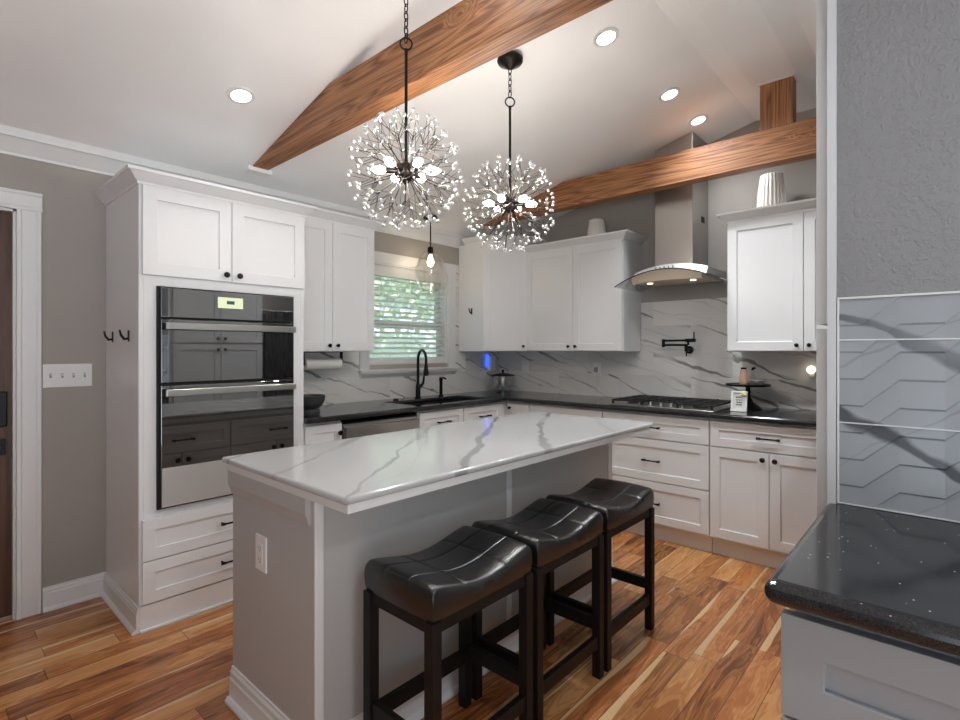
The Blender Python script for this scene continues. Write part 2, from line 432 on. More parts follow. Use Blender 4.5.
    def build(s, name, mat, parent=None, bevel=0., seg=2, smooth=False, angle=40):
        bmesh.ops.recalc_face_normals(s.bm, faces=s.bm.faces)
        off = wloc(parent)
        if off.length > 0: bmesh.ops.translate(s.bm, verts=s.bm.verts, vec=-off)
        me = bpy.data.meshes.new(name); s.bm.to_mesh(me); s.bm.free()
        me.materials.append(mat)
        o = bpy.data.objects.new(name, me); COL.objects.link(o)
        if parent is not None: o.parent = parent
        if smooth:
            me.polygons.foreach_set('use_smooth', [True]*len(me.polygons))
            try: me.set_sharp_from_angle(angle=math.radians(angle))
            except Exception: pass
        if bevel:
            b = o.modifiers.new('bevel', 'BEVEL'); b.width = bevel; b.segments = seg; b.limit_method = 'ANGLE'; b.angle_limit = math.radians(35)
            b.use_clamp_overlap = True
        return o
def tag(o, label, cat=None, group=None, kind=None):
    if label: o['label'] = label
    if cat: o['category'] = cat
    if group: o['group'] = group
    if kind: o['kind'] = kind
    return o
def thing(name, label, cat, loc, group=None):
    o = bpy.data.objects.new(name, None); COL.objects.link(o); o.location = loc; o.empty_display_size = .05
    return tag(o, label, cat, group)
def struct(o): o['kind'] = 'structure'; return o
def copy_tree(o, parent=None, loc=None):
    c = o.copy(); COL.objects.link(c)
    if parent is not None: c.parent = parent
    if loc is not None: c.location = loc
    for ch in list(o.children): copy_tree(ch, c)
    return c
AX = Vector((1, 0, 0)); AY = Vector((0, 1, 0)); NX = -AX; NY = -AY
def knob(parent, p, W, r=.0155):
    return MB().lathe([(.006, 0), (.006, .012), (.010, .015), (r, .021), (r, .025), (r*.7, .030), (0, .031)], p, W, 16).build('knob', M['black'], parent, smooth=True)
def pull(parent, c, U, W, L=.13):
    c, U, W = Vector(c), Vector(U), Vector(W); m = MB()
    for s in (-1, 1): m.tube([c+U*s*L*.40, c+U*s*L*.40+W*.03], .0055, 8)
    m.tube([c-U*L*.5+W*.03, c-U*L*.38+W*.031, c-U*L*.3+W*.031, c+U*L*.3+W*.031, c+U*L*.38+W*.031, c+U*L*.5+W*.03], [.0078, .0078, .0052, .0052, .0078, .0078], 8)
    return m.build('pull', M['black'], parent, smooth=True)
CROWN = [(0, 0), (.008, 0), (.008, .012), (.018, .018), (.042, .045), (.048, .050), (.058, .050), (.058, .064), (0, .064)]
BASE = [(0, 0), (.030, 0), (.030, .008), (.020, .018), (.014, .020), (.014, .088), (.011, .094), (.011, .104), (.006, .110), (.006, .118), (0, .120)]
SL = .2425
ceil_z = lambda y: 2.417+SL*(-y)

# ------------------------------------------------------------------ room shell
o = MB().box((-6.6, -5.6, -.05), (0.12, .12, 0)).build('floor', M['floor']); struct(o)
# window wall with door and window openings
WX0, WX1, WZ0, WZ1 = -1.633, -.747, 1.226, 2.045
DX0, DX1, DZ = -4.66, -3.758, 2.05
def fillA(x, z): return not (WX0 < x < WX1 and WZ0 < z < WZ1) and not (DX0 < x < DX1 and z < DZ)
o = MB().cells([-8, DX0, DX1, WX0, WX1, 0.12], [0, WZ0, WZ1, DZ, 2.46], fillA, 0, .13, 'xzy').build('wall_left', M['wall']); struct(o)
# gable wall behind the range
o = MB().prism([(0, 0, 0), (0, -5.6, 0), (0, -5.6, 2.4), (0, -2.91, 3.03), (0, -2.43, 3.03), (0, 0, 2.44)], (.12, 0, 0)).build('wall_back', M['wall']); struct(o)
# foreground wall on the right
o = MB().box((-2.46, -3.245, 0), (-2.34, -8.5, 2.95)).build('wall_right', M['wall_grey']); struct(o)
# wall behind pantry and refrigerator
o = MB().box((-2.34, -3.92, 0), (0, -4.02, 2.8)).build('wall_pantry_side', M['wall']); struct(o)
o = MB().cells([.12, -3.4, -5.2, -5.6], [0, 2.2, 3.1], lambda y, z: not (-5.2 < y < -3.4 and z < 2.2), -6.6, -6.5, 'yzx').build('wall_unseen_front', M['wall']); struct(o)  # unseen wall added to hold back side light, opening sized for the ceiling
# vaulted ceiling
pr_ = [(0, 2.417), (-2.43, 3.006), (-2.56, 2.985), (-2.80, 2.985), (-2.91, 3.005), (-5.6, 3.005-SL*2.69)]
o = MB().prism([(-8, y, z) for y, z in pr_]+[(-8, y, z+.12) for y, z in pr_[::-1]], (8.0, 0, 0)).build('ceiling', M['ceil']); struct(o)
# ceiling crown on the window wall
cp = [(0, 2.315), (.010, 2.315), (.012, 2.328), (.022, 2.340), (.052, 2.385), (.060, 2.392), (.070, 2.394), (.074, 2.410), (.074, 2.436), (0, 2.417)]
o = MB().sweep(cp, [(-8, 0), (0, 0)], 1).build('trim_1', M['trim'], smooth=True, angle=25); struct(o)
# baseboard of window wall
o = MB().sweep(BASE, [(DX1+.101, 0), (-3.388, 0)], 1).build('baseboard_left', M['trim'], smooth=True, angle=25); struct(o)
o = MB().sweep(BASE, [(-8, 0), (DX0-.101, 0)], 1).build('baseboard_door_side', M['trim'], smooth=True, angle=25); struct(o)

# door
d = thing('door_1', 'dark brown stained wooden entry door at the left edge', None, (DX0, .05, 0)); d['kind'] = 'structure'
MB().box((DX0+.008, .035, .012), (DX1-.008, .08, DZ-.006)).build('slab', M['door'], d, .002)
m = MB()
cas = [(0, 0), (.022, 0), (.022, .015), (.016, .022), (.016, .075), (.020, .082), (.020, .095), (0, .10)]
for xa, sgn in ((DX1, 1), (DX0, -1)):
    m.prism([(xa+sgn*w, -o_, 0) for o_, w in cas], (0, 0, DZ))
m.prism([(DX0-.10, -o_, DZ+w) for o_, w in cas], (DX1-DX0+.20, 0, 0))
m.box((DX1, -.0, 0), (DX1-.012, .13, DZ)); m.box((DX0, -.0, 0), (DX0+.012, .13, DZ)); m.box((DX0, 0, DZ), (DX1, .13, DZ-.012))
m.build('casing', M['trim'], d, .001)
MB().box((DX1-.102, .012, .965), (DX1-.03, .035, 1.14)).build('keypad_lock', M['black'], d, .006)
m = MB().box((DX1-.095, .016, .825), (DX1-.035, .035, .905))
m.tube([(DX1-.065, .02, .865), (DX1-.065, -.03, .865), (DX1-.16, -.035, .865)], .009, 10)
m.build('door_handle', M['black'], d, .003)
MB().box((DX1-.012, .028, .80), (DX1-.007, .05, .93)).build('strike_plate', M['black'], d)

# window
w = thing('window_1', 'double-hung window in white casing above the sink', None, ((WX0+WX1)/2, 0, WZ0)); w['kind'] = 'structure'
m = MB()
for a, b in ((WX0-.092, WX0), (WX1, WX1+.092)): m.box((a, -.022, 1.178), (b, 0, WZ1+.10)); m.box((a+.012, -.026, 1.178), (b-.012, 0, WZ1+.09))
m.box((WX0, -.022, WZ1), (WX1, 0, WZ1+.10)); m.box((WX0-.094, -.029, WZ1+.014), (WX1+.094, 0, WZ1+.102))
m.build('casing', M['trim'], w, .002)
m = MB()
m.box((WX0, 0, WZ0), (WX0+.012, .10, WZ1)); m.box((WX1-.012, 0, WZ0), (WX1, .10, WZ1)); m.box((WX0, 0, WZ1-.012), (WX1, .10, WZ1)); m.box((WX0, -.001, WZ0), (WX1, .10, WZ0+.012))
m.build('jamb', M['trim'], w)
MB().box((WX0-.105, -.062, 1.165), (WX1+.105, 0.002, 1.190)).box((WX0-.09, -.05, 1.150), (WX1+.09, 0, 1.165)).build('sill', M['trim'], w, .004)
MB().prism([(WX0-.085, 0, 1.150), (WX0-.085, -.045, 1.150), (WX0-.085, -.018, 1.125), (WX0-.085, -.015, 1.118), (WX0-.085, 0, 1.118)], (WX1-WX0+.17, 0, 0)).build('apron', M['trim'], w)
zm = 1.575
for nm, z0, z1, yy in (('lower_sash', WZ0+.012, zm+.02, .062), ('upper_sash', zm-.02, WZ1-.012, .092)):
    m = MB(); f = .045
    m.cells([WX0+.012, WX0+.012+f, WX1-.012-f, WX1-.012], [z0, z0+f, z1-f, z1], lambda x, z: not (WX0+.012+f < x < WX1-.012-f and z0+f < z < z1-f), yy, yy+.03, 'xzy')
    so = m.build(nm, M['trim'], w, .002)
    MB().box((WX0+.05, yy+.012, z0+f-.005), (WX1-.05, yy+.016, z1-f+.005)).build('pane', M['pane'], so)

# backsplash tile
TT = .010
def fA(x, z): return not (WX0-.092 < x < WX1+.092 and z > 1.178)
o = MB().cells([-2.53, WX0-.092, WX1+.092, 0], [.9376, 1.178, 1.340, 2.15], lambda x, z: fA(x, z) and (z < 1.340 or x > WX1), 0, -TT, 'xzy').build('trim_2', M['tileA']); struct(o)
o = MB().cells([0, -1.56, -2.33, -3.2], [.9376, 1.340, 1.74], lambda y, z: z < 1.34 or -2.33 < y < -1.56, 0, -TT, 'yzx').build('trim_3', M['tileB']); struct(o)
# embossed tile on the foreground wall: staircase ledges
m = MB(); du1, du2, rise, hh = .085, .075, .0705, .0042
zb, zt = .9385, 1.482; u0 = .0; us = []; u = -.05; ph = 0
y_of = lambda u: -3.248-u
knots = []
uu = -.03; stair = 0.
while uu < 2.2:
    knots.append((uu, stair)); knots.append((uu+du1, stair)); uu += du1+du2; stair += rise
knots = [(a, b) for a, b in knots]
vcache = []
for k in range(-40, 20):
    lo = [m.bm.verts.new((-2.461-hh, y_of(a), .92+b+k*rise)) for a, b in knots]          # proud ledge edge
    mid = [m.bm.verts.new((-2.461-hh*.1, y_of(a), .92+b+k*rise+rise*.93)) for a, b in knots]  # sunk under next ledge
    hi = [m.bm.verts.new((-2.461-hh, y_of(a), .92+b+(k+1)*rise)) for a, b in knots]
    for i in range(len(knots)-1):
        m.bm.faces.new((lo[i], lo[i+1], mid[i+1], mid[i])); m.bm.faces.new((mid[i], mid[i+1], hi[i+1], hi[i]))
for co, no in (((0, 0, zb), (0, 0, -1)), ((0, 0, zt), (0, 0, 1)), ((0, -3.250, 0), (0, 1, 0)), ((0, -5.2, 0), (0, -1, 0))):
    bmesh.ops.bisect_plane(m.bm, geom=m.bm.verts[:]+m.bm.edges[:]+m.bm.faces[:], plane_co=co, plane_no=no, clear_outer=True)
o = m.build('trim_4', M['tileC']); struct(o)
m = MB()
for z in (zb+.001, 1.154, 1.373): m.box((-2.4605, -3.25, z-.0016), (-2.4663, -5.2, z+.0016))
m.box((-2.4605, -3.25, zt-.001), (-2.4685, -5.2, zt+.004)); m.box((-2.4605, -3.248, zb), (-2.4680, -3.2525, zt+.004))
o = m.build('trim_5', M['trim']); struct(o)
# corner trim at the end of the foreground wall
o = MB().box((-2.468, -3.2255, 0), (-2.34, -3.246, 2.95)).build('trim_6', M['pantry']); struct(o)

# ------------------------------------------------------------------ wooden beams and post
def beam(name, x0, x1, z0, z1, y1, label):
    t0 = 0.0
    yb = -(z0-2.417)/SL; yt = -(z1-2.417)/SL
    m = MB().prism([(x0, yb, z0), (x0, y1, z0), (x0, y1, z1), (x0, yt, z1)], (x1-x0, 0, 0))
    return tag(m.build(name, M['beam'], None, .004), label, 'beam', None)
beam('ceiling_beam', -2.695, -2.595, 2.478, 2.695, -5.15, 'knotty pine tie beam in the foreground passing behind the left chandelier')
b2 = beam('ceiling_beam', -.59, -.49, 2.490, 2.700, -5.15, 'knotty pine tie beam crossing in front of the steel hood chimney')
tag(MB().box((-.588, -2.600, 2.700), (-.495, -2.780, 2.985)).build('king_post', M['post'], None, .004), 'short square pine post standing on the far beam up to the ridge', 'post')
o = MB().cells([-.60, -.588, -.495, -.483], [-2.790, -2.780, -2.600, -2.590], lambda x, y: not (-.588 < x < -.495 and -2.78 < y < -2.6), 2.979, 2.9855, 'xyz').build('trim_7', M['trim']); struct(o)
o = MB().box((-2.72, -.22, 2.455), (-2.57, -.285, 2.482)).build('trim_8', M['ceil']); struct(o)

# ------------------------------------------------------------------ tall oven cabinet
TX0, TX1, TD = -3.385, -2.531, .60
OX0, OX1, OZ0, OZ1 = -3.307, -2.604, .571, 1.655
t = thing('tall_oven_cabinet', 'tall white cabinet housing the double oven with two doors above and drawers below', 'cabinet', ((TX0+TX1)/2, -.3, 0))
m = MB()
m.box((TX0, -.003, .0), (TX0+.02, -TD, 2.205)); m.box((TX1-.02, -.003, 0), (TX1, -TD, 2.205))
m.cells([TX0+.02, OX0, OX1, TX1-.02], [0, OZ0, OZ1, 2.205], lambda x, z: not (OX0 < x < OX1 and OZ0 < z < OZ1), -TD+.02, -TD, 'xzy')
m.box((TX0+.02, -.02, 2.185), (TX1-.02, -TD+.02, 2.205))
m.build('body', M['cab'], t, .0015)
zt0, zt1 = 1.709, 2.136; xm = (TX0+TX1)/2
for a, b, kx in ((TX0+.012, xm-.002, xm-.034), (xm+.002, TX1-.004, xm+.034)):
    dd = MB().front((a, -TD, zt0), AX, NY, b-a, zt1-zt0, .062).build('door', M['cab'], t, .0015)
    knob(dd, (kx, -TD-.02, zt0+.034), NY)
for z0, z1 in ((.334, .532), (.130, .328)):
    dd = MB().front((TX0+.012, -TD, z0), AX, NY, TX1-TX0-.016, z1-z0, .055).build('drawer', M['cab'], t, .0015)
    pull(dd, (xm, -TD-.02, (z0+z1)/2), AX, NY)
MB().sweep([(o_, z+2.140) for o_, z in CROWN], [(TX0, -.004), (TX0, -TD), (TX1, -TD), (TX1, -.36)], 1).build('crown_moulding', M['cab'], t, smooth=True, angle=25)
MB().sweep(BASE, [(TX0, -.004), (TX0, -TD-.0126)], 1).build('base_moulding', M['trim'], t, smooth=True, angle=25)
MB().box((TX0+.0005, -TD, .0), (TX1, -TD-.012, .122)).box((TX0+.0005, -TD-.012, 0), (TX1, -TD-.028, .012)).build('kick_board', M['trim'], t, .002)
# coat hooks on its side
def hook(p, W, mat, label, sc=1.):
    p, W = Vector(p), Vector(W); m = MB(); U = W.cross(Vector((0, 0, 1)))
    m.box(p-U*.008*sc+Vector((0, 0, -.028*sc)), p+U*.008*sc+W*.005+Vector((0, 0, .028*sc)))
    m.tube([p+W*.004+Vector((0, 0, -.012*sc)), p+W*.020*sc+Vector((0, 0, -.016*sc)), p+W*.034*sc+Vector((0, 0, .004*sc)), p+W*.040*sc+Vector((0, 0, .030*sc))], [.006*sc, .007*sc, .006*sc, .004*sc], 8)
    return tag(m.build('coat_hook', mat, None, .001), label, 'hook')
hook((TX0, -.15, 1.416), NX, M['black'], 'black coat hook on the oven cabinet side, nearer the light switches')
hook((TX0, -.444, 1.416), NX, M['black'], 'black coat hook on the oven cabinet side, nearer the oven')
hook((-.602, -.181, 1.705), NX, M['black'], 'black coat hook on the corner wall cabinet side by the window')
hook((TX1, -.52, 1.535), AX, M['copper'], 'small brown hook between the oven cabinet and the white wall cabinet', .9)

# ------------------------------------------------------------------ double oven
t = thing('double_oven', 'black glass double wall oven with steel handles', 'oven', ((OX0+OX1)/2, -.4, OZ0))
yf = -TD-.004
MB().box((OX0+.001, -.06, OZ0+.001), (OX1-.001, -TD-.001, OZ1-.001)).build('housing', M['black'], t)
MB().box((OX0-.004, -TD-.0005, OZ0-.004), (OX1+.004, yf-.008, OZ1+.004)).build('trim_frame', M['gap'], t, .002)
cpn = MB().box((OX0+.008, yf-.004, 1.508), (OX1-.008, yf-.028, OZ1-.004)).build('control_panel', M['blackglass'], t, .002)
dsp = MB().box((-3.035, yf-.028, 1.567), (-2.905, yf-.0292, 1.624)).build('display', M['screen'], cpn)
m = MB().box((-2.990, yf-.0292, 1.588), (-2.950, yf-.0298, 1.606)); m.build('display_marks', M['screen_mark'], cpn)
for nm, z0, z1, zh in (('upper_door', 1.186, 1.498, 1.463), ('lower_door', OZ0+.004, 1.172, 1.138)):
    dd = MB().box((OX0+.008, yf-.004, z0), (OX1-.008, yf-.030, z1)).build(nm, M['blackglass'], t, .002)
    m = MB().box((OX0+.018, yf-.060, zh-.017), (OX1-.018, yf-.078, zh+.017))
    for x in (OX0+.05, OX1-.05): m.box((x-.012, yf-.030, zh-.010), (x+.012, yf-.060, zh+.010))
    m.build('handle', M['steel'], dd, .003)
    if nm == 'lower_door': MB().box((OX0+.012, yf-.0300, z0+.006), (OX1-.012, yf-.0315, .770)).build('steel_band', M['steel_band'], dd)
MB().box((OX0+.01, yf-.004, 1.174), (OX1-.01, yf-.018, 1.184)).build('vent_slot', M['gap'], t)

# ------------------------------------------------------------------ wall cabinets
UZ, UT, UD = 1.335, 2.220, .32
# two-door cabinet left of window
t = thing('wall_cabinet', 'white two-door wall cabinet between the tall oven cabinet and the window', 'cabinet', (-2.17, -.16, UZ))
ux0, ux1 = TX1+.002, -1.818
MB().box((ux0, -.001, UZ), (ux1, -UD, UT+.02)).build('body', M['cab'], t, .0015)
um = (ux0+ux1)/2+.004
for a, b, kx in ((ux0+.006, um-.002, um-.032), (um+.002, ux1-.004, um+.032)):
    dd = MB().front((a, -UD, UZ+.006), AX, NY, b-a, UT-UZ-.010, .06).build('door', M['cab'], t, .0015)
    knob(dd, (kx, -UD-.02, UZ+.042), NY, .013)
MB().sweep([(o_, z+UT) for o_, z in CROWN], [(ux0, -UD), (ux1, -UD), (ux1, -.09)], 1).build('crown_moulding', M['cab'], t, smooth=True, angle=25)
# diagonal corner cabinet
t = thing('corner_wall_cabinet', 'tall white diagonal corner wall cabinet right of the window', 'cabinet', (-.2, -.2, UZ))
c0, c1 = -.602, -.320; CT = 2.330
poly = [(-.012, -.012), (c0, -.012), (c0, c1), (c1, c0), (-.012, c0)]
MB().prism([(x, y, UZ) for x, y in poly], (0, 0, CT-UZ)).build('body', M['cab'], t, .0015)
U = Vector((1, -1, 0)).normalized(); W = Vector((-1, -1, 0)).normalized(); Ld = (Vector((c1, c0, 0))-Vector((c0, c1, 0))).length
dd = MB().front(Vector((c0, c1, UZ+.006))+U*.004, U, W, Ld-.008, CT-UZ-.03, .06).build('door', M['cab'], t, .0015)
knob(dd, Vector((c0, c1, UZ+.045))+U*(Ld-.036)+W*.02, W, .013)
MB().sweep([(o_*.8, z*.8+CT) for o_, z in CROWN], [(c0, -.09), (c0, c1), (c1, c0), (-.08, c0)], 1).build('crown_moulding', M['cab'], t, smooth=True, angle=25)
# range wall cabinets
def range_upper(y0, y1, ym, label, left_return, right_return):
    t = thing('wall_cabinet', label, 'cabinet', (-.16, (y0+y1)/2, UZ))
    MB().box((-.001, y0, UZ), (-UD, y1, UT+.02)).build('body', M['cab'], t, .0015)
    for a, b, ky in ((y0-.004, ym+.002, ym+.034), (ym-.002, y1+.004, ym-.034)):
        dd = MB().front((-UD, a, UZ+.006), NY, NX, a-b, UT-UZ-.010, .06).build('door', M['cab'], t, .0015)
        knob(dd, (-UD-.02, ky, UZ+.042), NX, .013)
    path = []
    if left_return: path.append((-.001, y0))
    path += [(-UD, y0), (-UD, y1)]
    if right_return: path.append((-.001, y1))
    MB().sweep([(o_, z+UT) for o_, z in CROWN], path, 1).build('crown_moulding', M['cab'], t, smooth=True, angle=25)
    return t
range_upper(c0-.004, -1.556, -1.102, 'white two-door wall cabinet between the corner cabinet and the hood', False, True)
range_upper(-2.334, -3.20, -2.789, 'white two-door wall cabinet to the right of the range hood', True, False)

# ------------------------------------------------------------------ base cabinets
FX = -.60
def toe(m, a, b, axis):
    if axis == 'A': m.box((a, -.02, 0), (b, -.54, .112))
    else: m.box((-.02, a, 0), (-.54, b, .112))
def base_thing(label, a, b, axis, nm='base_cabinet', top=.9):
    mid = (a+b)/2
    t = thing(nm, label, 'cabinet', (mid, -.3, 0) if axis == 'A' else (-.3, mid, 0))
    m = MB()
    if axis == 'A': m.box((a, -.012, .112), (b, -.58, top))
    else: m.box((-.012, a, .112), (-.58, b, .9))
    m.build('body', M['cab'], t, .001)
    m = MB(); toe(m, a, b, axis); m.build('toe_kick', M['trim'], t)
    return t
def bfront(t, name, a, b, z0, z1, axis, rail=.05):
    g = .002
    if axis == 'A': return MB().front((a+g, -.58, z0+g), AX, NY, b-a-2*g, z1-z0-2*g, rail).build(name, M['cab'], t, .0015)
    return MB().front((-.58, a-g, z0+g), NY, NX, a-b-2*g, z1-z0-2*g, rail).build(name, M['cab'], t, .0015)
ZT = .886
# window run
t = base_thing('narrow white base cabinet beside the tall oven cabinet', TX1+.002, -2.262, 'A')
dd = bfront(t, 'door', TX1+.010, -2.264, .127, ZT, 'A'); knob(dd, (-2.290, -.60, .824), NY)
t = base_thing('white sink base cabinet under the window with two false drawer fronts', -1.6165, -.670, 'A', top=.705)
MB().box((-1.6165, -.562, .705), (-.670, -.58, .900)).build('face_rail', M['cab'], t)
for a, b in ((-1.612, -1.150), (-1.146, -.672)):
    dd = bfront(t, 'drawer_front', a, b, .718, ZT, 'A'); pull(dd, ((a+b)/2, -.60, .80), AX, NY, .13)
    kx = -1.180 if a < -1.3 else -1.116
    dd = bfront(t, 'door', a, b, .127, .716, 'A'); knob(dd, (kx, -.60, .67), NY)
# dishwasher
t = thing('dishwasher', 'stainless steel dishwasher under the counter left of the sink', 'dishwasher', (-1.94, -.3, 0))
MB().box((-2.256, -.03, .10), (-1.620, -.575, .875)).build('body', M['gap'], t)
MB().box((-2.252, -.577, .115), (-1.626, -.60, .868)).build('door', M['steel'], t, .003)
MB().box((-2.245, -.60, .770), (-1.632, -.622, .850)).build('handle', M['steel'], t, .004)
MB().box((-2.25, -.04, 0), (-1.63, -.53, .098)).build('toe_kick', M['gap'], t)
# corner
t = thing('corner_base_cabinet', 'white corner base cabinet where the two counters meet', 'cabinet', (-.3, -.3, 0))
poly = [(-.012, -.012), (-.668, -.012), (-.668, -.58), (-.58, -.58), (-.58, -.838), (-.012, -.838)]
MB().prism([(x, y, .112) for x, y in poly], (0, 0, .788)).build('body', M['cab'], t, .001)
dd = MB().front((-.58, -.606, .129), NY, NX, .230, ZT-.131, .05).build('door', M['cab'], t, .0015); knob(dd, (-.60, -.640, .846), NX, .013)
MB().prism([(x, y, 0) for x, y in [(-.02, -.02), (-.668, -.02), (-.668, -.54), (-.54, -.54), (-.54, -.838), (-.02, -.838)]], (0, 0, .11)).build('toe_kick', M['trim'], t)
# range run
t = base_thing('white base cabinet of one drawer over two doors, left of the cooktop drawers', -.842, -1.524, 'B')
dd = bfront(t, 'drawer', -.842, -1.524, .718, ZT, 'B'); pull(dd, (-.60, -1.183, .80), AY, NX)
for a, b, ky in ((-.842, -1.183, -1.150), (-1.183, -1.524, -1.216)):
    dd = bfront(t, 'door', a, b, .127, .716, 'B'); knob(dd, (-.60, ky, .67), NX)
t = base_thing('white bank of three wide drawers below the gas cooktop', -1.527, -2.303, 'B', 'drawer_cabinet')
for z0, z1 in ((.720, ZT), (.422, .716), (.127, .418)):
    dd = bfront(t, 'drawer', -1.528, -2.302, z0, z1, 'B', .055); pull(dd, (-.60, -1.915, (z0+z1)/2), AY, NX)
t = base_thing('white base cabinet of one wide drawer over two doors, right of the cooktop', -2.306, -3.006, 'B')
dd = bfront(t, 'drawer', -2.307, -3.005, .720, ZT, 'B', .055); pull(dd, (-.60, -2.655, .803), AY, NX)
for a, b, ky in ((-2.307, -2.655, -2.622), (-2.655, -3.005, -2.690)):
    dd = bfront(t, 'door', a, b, .127, .716, 'B', .06); knob(dd, (-.60, ky, .672), NX)
MB_f = base_thing('white filler cabinet beside the refrigerator', -3.009, -3.19, 'B')
bfront(MB_f, 'panel', -3.009, -3.19, .127, ZT, 'B', .05)

# black countertop with sink cut-out
SX0, SX1, SY0, SY1 = -1.600, -.78, -.19, -.555
def fc(x, y):
    if SX0 < x < SX1 and SY1 < y < SY0: return False
    return x > -.637 or y > -.637
m = MB().cells([TX1+.002, SX0, SX1, -.637, -.012], [-3.19, -.637, SY1, SY0, -.012], fc, .902, .9376)
o = m.build('countertop', M['granite'], None, .013, 3); tag(o, 'L-shaped black stone countertop along the window and range walls', 'countertop')
t = thing('kitchen_sink', 'black double-bowl sink set into the counter under the window', 'sink', (-1.2, -.37, .70))
xs = [SX0-.010, SX0+.004, -1.225, -1.175, SX1-.004, SX1+.010]; ys = [SY1-.005, SY1+.004, SY0-.004, SY0+.010]
inb = lambda x, y: (SX0+.004 < x < -1.225 or -1.175 < x < SX1-.004) and SY1+.004 < y < SY0-.004
MB().cells(xs, ys, lambda x, y: not inb(x, y), .73, .9015).box((SX0-.008, SY1-.003, .715), (SX1+.008, SY0+.008, .731)).build('basin', M['sink'], t, .005)
for x in (-1.41, -.99): MB().lathe([(0, 0), (.042, 0), (.045, .003), (.035, .004), (.03, -.0), (0, .001)], (x, -.37, .7315), seg=20).build('drain', M['chrome'], t, smooth=True)

# faucet
t = thing('kitchen_faucet', 'black gooseneck pull-down faucet standing at the back of the sink', 'faucet', (-1.216, -.13, .9376))
fx, fy = -1.216, -.13
dirv = Vector((-.30, -.95, 0)).normalized()
MB().lathe([(.028, 0), (.028, .006), (.021, .010), (.020, .10), (.016, .115), (.0125, .13)], (fx, fy, .9376), seg=20).build('base', M['black'], t, smooth=True)
pts = [Vector((fx, fy, 1.05))]; zc = 1.262; R_ = .082
pts += [Vector((fx, fy, 1.15)), Vector((fx, fy, zc))]
for k in range(1, 13):
    a = math.pi*k/12; pts.append(Vector((fx, fy, zc))+dirv*(R_-R_*math.cos(a))+Vector((0, 0, R_*math.sin(a))))
pts.append(pts[-1]+Vector((0, 0, -.03)))
MB().tube(pts, .0115, 14).build('spout', M['black'], t, smooth=True)
e = pts[-1]
MB().lathe([(.0125, 0), (.016, -.02), (.021, -.075), (.021, -.095), (.012, -.098)], e, (0, 0, 1), 18).build('spray_head', M['black'], t, smooth=True)
MB().tube([(fx, fy, 1.015), (fx+.05, fy-.006, 1.06), (fx+.058, fy-.008, 1.10), (fx+.06, fy-.01, 1.17)], [.014, .012, .009, .006], 12).build('lever', M['black'], t, smooth=True)
t = thing('soap_dispenser', 'tall black soap dispenser on the counter right of the faucet', 'soap dispenser', (-.948, -.13, .9376))
MB().lathe([(.022, 0), (.022, .012), (.014, .016), (.014, .135), (.017, .14), (.017, .160), (.010, .168)], (-.948, -.13, .9376), seg=18).build('pump_body', M['black'], t, smooth=True)
MB().tube([(-.948, -.13, 1.098), (-.955, -.17, 1.103), (-.962, -.205, 1.095)], .008, 10).build('nozzle', M['black'], t, smooth=True)
o = MB().lathe([(.024, 0), (.024, .008), (.018, .012), (.017, .016), (0, .017)], (-1.465, -.145, .9376), seg=20).build('air_switch', M['black'], None, smooth=True)
tag(o, 'small round black button on the counter left of the faucet', 'button')

# ------------------------------------------------------------------ window blind
t = thing('window_blind', 'white horizontal slat blind hanging in the window over the sink', 'blind', (-1.19, .02, 1.95))
bx0, bx1 = WX0+.016, WX1-.016
MB().box((bx0-.002, -.012, 1.955), (bx1+.002, .052, 2.030)).build('valance', M['trim'], t, .004)
m = MB(); nz = 16; z0 = 1.945
for i in range(nz):
    z = z0-.020-i*.0435
    a = math.radians(24); hw = .022
    for sgn in (0,):
        dy, dz = hw*math.cos(a), hw*math.sin(a)
        m.hexa([(bx0, .026-dy, z-dz), (bx1, .026-dy, z-dz), (bx1, .026+dy, z+dz), (bx0, .026+dy, z+dz)],
               [(bx0, .026-dy, z-dz+.003), (bx1, .026-dy, z-dz+.003), (bx1, .026+dy, z+dz+.003), (bx0, .026+dy, z+dz+.003)])
m.build('slats', M['slat'], t)
MB().box((bx0, .006, 1.2395), (bx1, .048, 1.262)).build('bottom_rail', M['slat'], t, .004)
m = MB()
for x in (bx0+.10, (bx0+bx1)/2, bx1-.10): m.box((x-.0015, .0015, 1.25), (x+.0015, .0035, 1.96)); m.box((x-.0015, .0485, 1.25), (x+.0015, .0500, 1.96))
m.build('ladder_cords', M['slat'], t)

# outside the window
o = MB().box((-14, .2, -.5), (12, 14, -.45)).build('ground', M['grass']); struct(o)
t = thing('neighbour_house', 'pale sided house wall seen brightly through the lower blind slats', 'house', (3.2, 6.2, -.45))
m = MB()
for i in range(12): m.hexa([(0.4, 5.2, -.45+i*.18), (6.6, 5.2, -.45+i*.18), (6.6, 5.4, -.45+i*.18), (0.4, 5.4, -.45+i*.18)], [(0.4, 5.23, -.27+i*.18), (6.6, 5.23, -.27+i*.18), (6.6, 5.4, -.27+i*.18), (0.4, 5.4, -.27+i*.18)])
m.build('siding', M['siding'], t)
t = thing('garden_tree', 'leafy green tree seen through the upper blind slats', 'tree', (1.0, 4.2, -.45))
rng = random.Random(5); m = MB()
for k in range(1500):
    a = rng.uniform(0, 2*math.pi); h = rng.gauss(0, 1); rr = rng.uniform(.5, 1.)
    c = Vector((2.0+math.cos(a)*2.3*rr*rng.uniform(.3, 1), 4.2+math.sin(a)*.8*rr*rng.uniform(.3, 1), 2.75+h*.5))
    n = Vector((rng.gauss(0, 1), rng.gauss(0, 1), rng.gauss(0, 1))).normalized(); u = n.orthogonal().normalized()*.11; v = n.cross(u)*.6
    m.quad([c-u, c-v, c+u, c+v])
m.build('foliage', M['leaf'], t)
